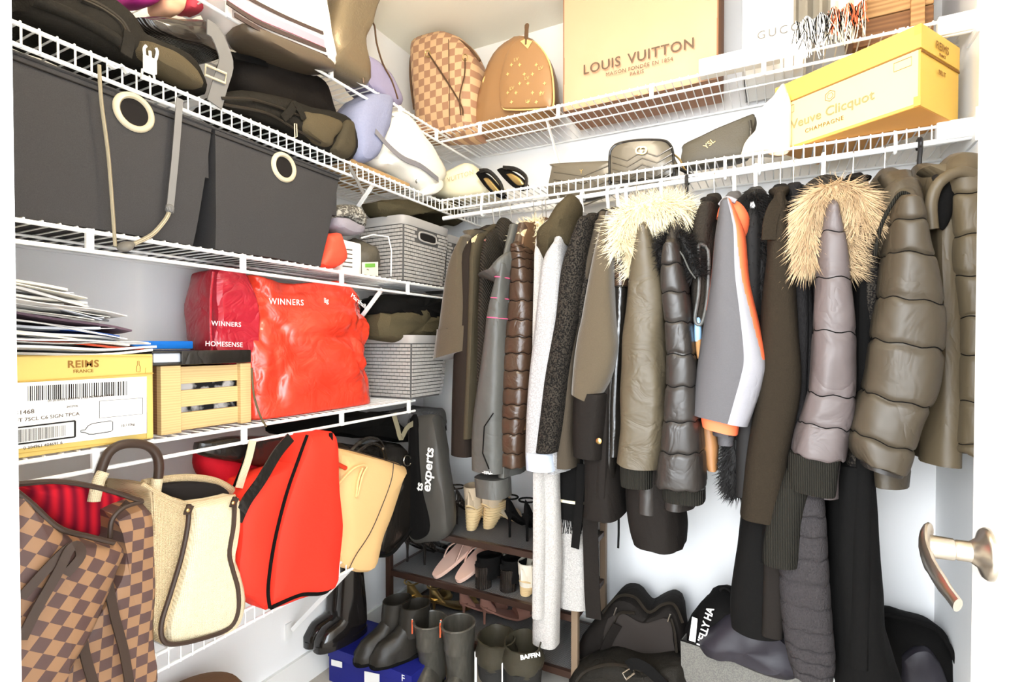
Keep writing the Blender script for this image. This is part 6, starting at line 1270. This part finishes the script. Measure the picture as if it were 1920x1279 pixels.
for lab, p, ang, hh in (('tall black patent boot at the far left on the shoe box', (628, 1196), 250, 0.40), ('tall black patent boot with a brass stud behind the slippers', (672, 1206), 255, 0.42)):
    q = at(p[0], p[1], y=-0.54); tt_, M = tall_boot(lab, max(0.07, q.x), -0.50, bzt+0.001, ang, F_patent, hh-bzt*0.3, name='dress_boot', r=0.046, L=0.2, wr=0.012, group='pair of patent boots')
F_quilt2 = mat('black_quilted_nylon', (34, 31, 26), 0.45, spec=0.4, bump=0.3, scale=40)
for lab, p, ang in (('black quilted slipper boot on the left of the shoe box lid', (708, 1222), 250), ('black quilted slipper boot hanging over the shoe box edge', (745, 1246), 240)):
    q = at(p[0], p[1], y=-0.62); t = thing('quilted_slipper', lab, 'slippers', (q.x, q.y, bzt), 'pair of quilted slippers'); M = LM(q.x+0.03, -0.50, bzt+0.002, ang); L, W = 0.2, 0.085
    mb = MB(); sole(mb, M, L, W, 0.014); mb.build('sole', F_black, t)
    mb = MB(); upper(mb, M, L, W, [(0, 0.10, 0.95), (0.2, 0.13, 1.0), (0.42, 0.11, 1.02), (0.6, 0.075, 1.05), (0.85, 0.055, 1.05), (1, 0.02, 1)], None, 0.012)
    Mi = M.inverted()
    for i, v in enumerate(mb.v):
        l_ = Mi @ v; q_ = abs(math.sin(l_.z*120+l_.x*40)); l_.y *= 0.93+0.12*q_; l_.z *= 0.97+0.05*q_; mb.v[i] = M @ l_
    mb.build('quilted_upper', F_quilt2, t)
    mb = MB(); shaft(mb, M, [(0.05, 0.07, 0.05, 0.038), (0.048, 0.12, 0.05, 0.04), (0.04, 0.165, 0.052, 0.043)]); mb.build('cuff', F_quilt2, t)
# rain boots and snow boots
F_rubber = mat('scuffed_black_rubber', (38, 36, 32), 0.32, spec=0.55, kind='noise', col2=(120, 116, 106), scale=90, amount=0.5, bump=0.2, stretch=(1, 1, 0.25))
for lab, p, ang in (('black rubber rain boot with a striped pull tab, left of its pair', (806, 1160), -78), ('black rubber rain boot with a striped pull tab, right of its pair', (858, 1166), -78)):
    q = at(p[0], p[1], y=-0.52); tt_, M = tall_boot(lab, q.x, -0.52+0.06, 0.001, ang, F_rubber, q.z+0.01, r=0.055, group='pair of rain boots', lean=0.02)
    x, zr, r = 0.066+0.02, q.z+0.01, 0.0594
    MB().tube([M @ Vector((x+r*math.cos(a), r*0.88*math.sin(a), zr)) for a in [2*math.pi*i/24 for i in range(24)]], 0.004, 6, closed=True).build('rim', F_rubber, tt_)
    for k, mm in enumerate((M_redsc, M_whitelabel, F_black, M_whitelabel, M_redsc)): 
        a = R_(-62-k*5); b = M @ Vector((x+(r+0.004)*math.cos(a), (r*0.88+0.004)*math.sin(a), zr+0.008)); MB().tube([b, b-Vector((0, 0, 0.045))], (0.0024, 0.002), 6).build('tab_stripe', mm, tt_)
F_snow = mat('charcoal_boot_cloth', (48, 47, 45), 0.85, kind='weave', col2=(34, 33, 32), scale=180, bump=0.3); F_snowcuff = mat('olive_nylon_cuff', (54, 50, 39), 0.5, bump=0.4, scale=40)
for lab, p, ang in (('charcoal drawstring snow boot, left of its pair', (915, 1195), -60), ('charcoal drawstring snow boot with a small red and white logo', (968, 1205), -65)):
    q = at(p[0], p[1], y=-0.50); tt_, M = tall_boot(lab, q.x, -0.50+0.05, 0.001, ang, F_snow, q.z-0.02, name='snow_boot', r=0.066, group='pair of snow boots', lean=0.012)
    mb = MB(); shaft(mb, M, [(0.078, q.z-0.045, 0.070, 0.062), (0.08, q.z-0.02, 0.074, 0.066), (0.082, q.z+0.01, 0.066, 0.056), (0.082, q.z+0.025, 0.070, 0.060)]); mb.wob(0.007, 30); mb.build('drawstring_cuff', F_snowcuff, tt_)
    for a0 in (-95, -70): 
        a = R_(a0); MB().tube([M @ Vector((0.078+0.073*math.cos(a+0.0), 0.066*math.sin(a), zz)) for zz in (q.z-0.03, q.z-0.08, q.z-0.13)], 0.0022, 6).build('white_cord', M_whitelabel, tt_)
    if 'logo' in lab:
        c_ = M @ Vector((0.076+0.072*math.cos(R_(-20)), 0.066*math.sin(R_(-20))-0.003, q.z-0.06)); text('logo', 'BAFFIN', 0.018, at(994, 1229, y=c_.y-0.03), (0.8, 0.5, 0.12), ZU, M_whitelabel, tt_, bold=0.0005, lift=0.004)
# ---------------------------------------------------------------- duffel, clothes bin and bag on the floor
t = thing('duffel_bag', 'open black duffel bag on the floor below the coats', 'duffel bag', (1.05, -0.28, 0.001))
pillow([(1062, 1330), (1072, 1255), (1092, 1195), (1128, 1148), (1158, 1117), (1190, 1118), (1216, 1146), (1240, 1134), (1262, 1130), (1281, 1165), (1284, 1330)], 'y', -0.24, 0.05, 0.14, wr=0.005, wf=14, boxy=0.7).build('body', F_blackwarm, t)
pillow([(1140, 1160), (1165, 1150), (1205, 1168), (1252, 1160), (1262, 1200), (1258, 1238), (1180, 1240), (1150, 1225), (1132, 1196)], 'y', -0.292, 0.006, 0.02, wr=0.003).build('dark_interior', mat('black_lining', (48, 43, 40), 0.9), t)
pillow([(1060, 1340), (1070, 1272), (1090, 1246), (1140, 1232), (1200, 1246), (1268, 1244), (1284, 1270), (1286, 1340)], 'y', -0.37, 0.05, 0.10, wr=0.005, wf=14).build('front_pocket', F_packblk, t)
for q, off in (([(1072, 1260), (1095, 1236), (1140, 1222), (1200, 1240), (1262, 1244), (1266, 1195), (1258, 1160)], -0.305), ([(1132, 1200), (1150, 1170), (1162, 1150), (1190, 1150)], -0.30), ([(1080, 1279), (1100, 1258), (1150, 1246), (1220, 1262)], -0.43), ([(1130, 1150), (1158, 1119), (1190, 1120), (1216, 1148), (1242, 1134), (1264, 1134), (1280, 1168)], -0.29)): MB().tube(line(q, 'y', off, n=30), (0.003, 0.005), 6).build('zip', M_zip, t)
MB().tube([pt(*p, 'y', -0.44) for p in ((1168, 1262), (1186, 1250), (1190, 1262), (1174, 1274))], 0.003, 6, closed=True).build('snap_hook', M_steel, t)
MB().strap(line([(1178, 1250), (1190, 1244), (1216, 1256), (1250, 1290)], 'y', -0.44, n=12), 0.03, 0.004, (0, -1, 0.3)).build('shoulder_strap', F_black, t)
MB().strap(line([(1128, 1235), (1142, 1200), (1158, 1172)], 'y', -0.31, n=10), 0.03, 0.003, (0.5, -1, 0)).build('side_strap', F_blackwarm, t)
for u, v in ((1156, 1140), (1257, 1152)): MB().tube([pt(u, v, 'y', -0.31), pt(u-5, v+14, 'y', -0.312)], 0.0025, 6).build('zip_pull', M_steel, t)
Lb0, Rb0, Bb0 = at(1276, 1200, z=0.30), at(1512, 1274, z=0.30), at(1338, 1114, z=0.30)
M_bingrey = mat('grey_bin_felt', (112, 110, 104), 0.9, kind='speckle', col2=(98, 96, 92), scale=300, bump=0.2)
t = thing('clothes_bin', 'soft grey fabric bin full of dark outdoor clothes', 'storage bin', (Lb0+Rb0)/2-Vector((0, -0.1, 0.3)))
dv = (Bb0-Lb0); dv = dv*(0.8) ; Q = [Lb0, Rb0, Rb0+dv, Lb0+dv]
def lvl(z, ins=0.0): 
    ce = sum(Q, Vector())/4; return [Vector((lerp(p.x, ce.x, ins), lerp(p.y, ce.y, ins), z)) for p in Q]
MB().loft([lvl(0.002, 0.06), lvl(0.15, 0.02), lvl(0.30), lvl(0.301, 0.03), lvl(0.16, 0.05)], caps=(1, 1)).build('bin', M_bingrey, t, smooth=False)
MB().tube(lvl(0.300), 0.003, 6, closed=True).build('rim_binding', F_black, t)
F_navyshell = mat('navy_black_shell', (36, 33, 40), 0.55, spec=0.4, bump=0.25, scale=30)
for lab, ol, yy_, mm, sd in (('black waterproof jacket with white sleeve lettering in the grey bin', [(1284, 1200), (1300, 1150), (1330, 1122), (1370, 1110), (1420, 1120), (1470, 1150), (1486, 1200), (1440, 1220), (1340, 1215)], -0.30, F_black, 1), ('plum black shell trousers crumpled in the grey bin', [(1310, 1190), (1350, 1160), (1400, 1148), (1450, 1165), (1490, 1205), (1500, 1258), (1440, 1250), (1370, 1225), (1320, 1215)], -0.36, F_navyshell, 2)):
    o = pillow(ol, 'y', yy_, 0.07, 0.10, wr=0.016, wf=18, boxy=0.3, seed=sd).build('crumpled_jacket', mm, None, label=lab, cat='clothes')
    if sd == 1:
        text('lettering', 'HELLY HA', 0.027, at(1313, 1212, y=-0.385), (0.24, 0, 1), (-1, 0, 0.2), M_whitelabel, o, align='LEFT', bold=0.0006)
        label_plate('care_label', o, 'y', -0.37, [(1292, 1200), (1304, 1204), (1308, 1160), (1298, 1156)], M_whitelabel)
        MB().tube(line([(1350, 1108), (1356, 1102), (1366, 1106), (1380, 1120), (1390, 1112)], 'y', -0.33, n=16), 0.004, 6).build('drawcord', F_black, o)
t = thing('black_holdall', 'slumped black holdall against the right wall under the long coat', 'bag', (1.74, -0.14, 0.001))
pillow([(1640, 1330), (1640, 1200), (1655, 1150), (1700, 1156), (1755, 1176), (1780, 1205), (1800, 1250), (1822, 1330)], 'y', -0.12, 0.08, 0.09, wr=0.01, wf=12, boxy=0.5).build('body', F_black, t)
MB().tube(line([(1648, 1152), (1700, 1160), (1752, 1178), (1776, 1205), (1795, 1248), (1810, 1290)], 'y', -0.20, n=20), 0.006, 8).build('rim', F_black, t)
pillow([(1690, 1230), (1720, 1210), (1750, 1225), (1790, 1330), (1700, 1330)], 'y', -0.20, 0.03, 0.03, wr=0.008).build('crumpled_lining', F_navyshell, t)

pc = at(370, 1272, x=0.15) - Vector((0, 0, 0.035))
t = thing('round_pouf', 'round brown woven pouf under the lowest left shelf', 'pouf', (0.15, pc.y, 0.001))
MB().lathe([(0.09, 0.001), (0.11, 0.05), (0.115, pc.z*0.5), (0.11, pc.z-0.03), (0.095, pc.z-0.008), (0.07, pc.z-0.002), (0.01, pc.z)], Matrix.Translation((0.15, pc.y, 0)), 32).build('body', mat('brown_weave', (120, 88, 56), 0.7, bump=0.4, scale=120), t)
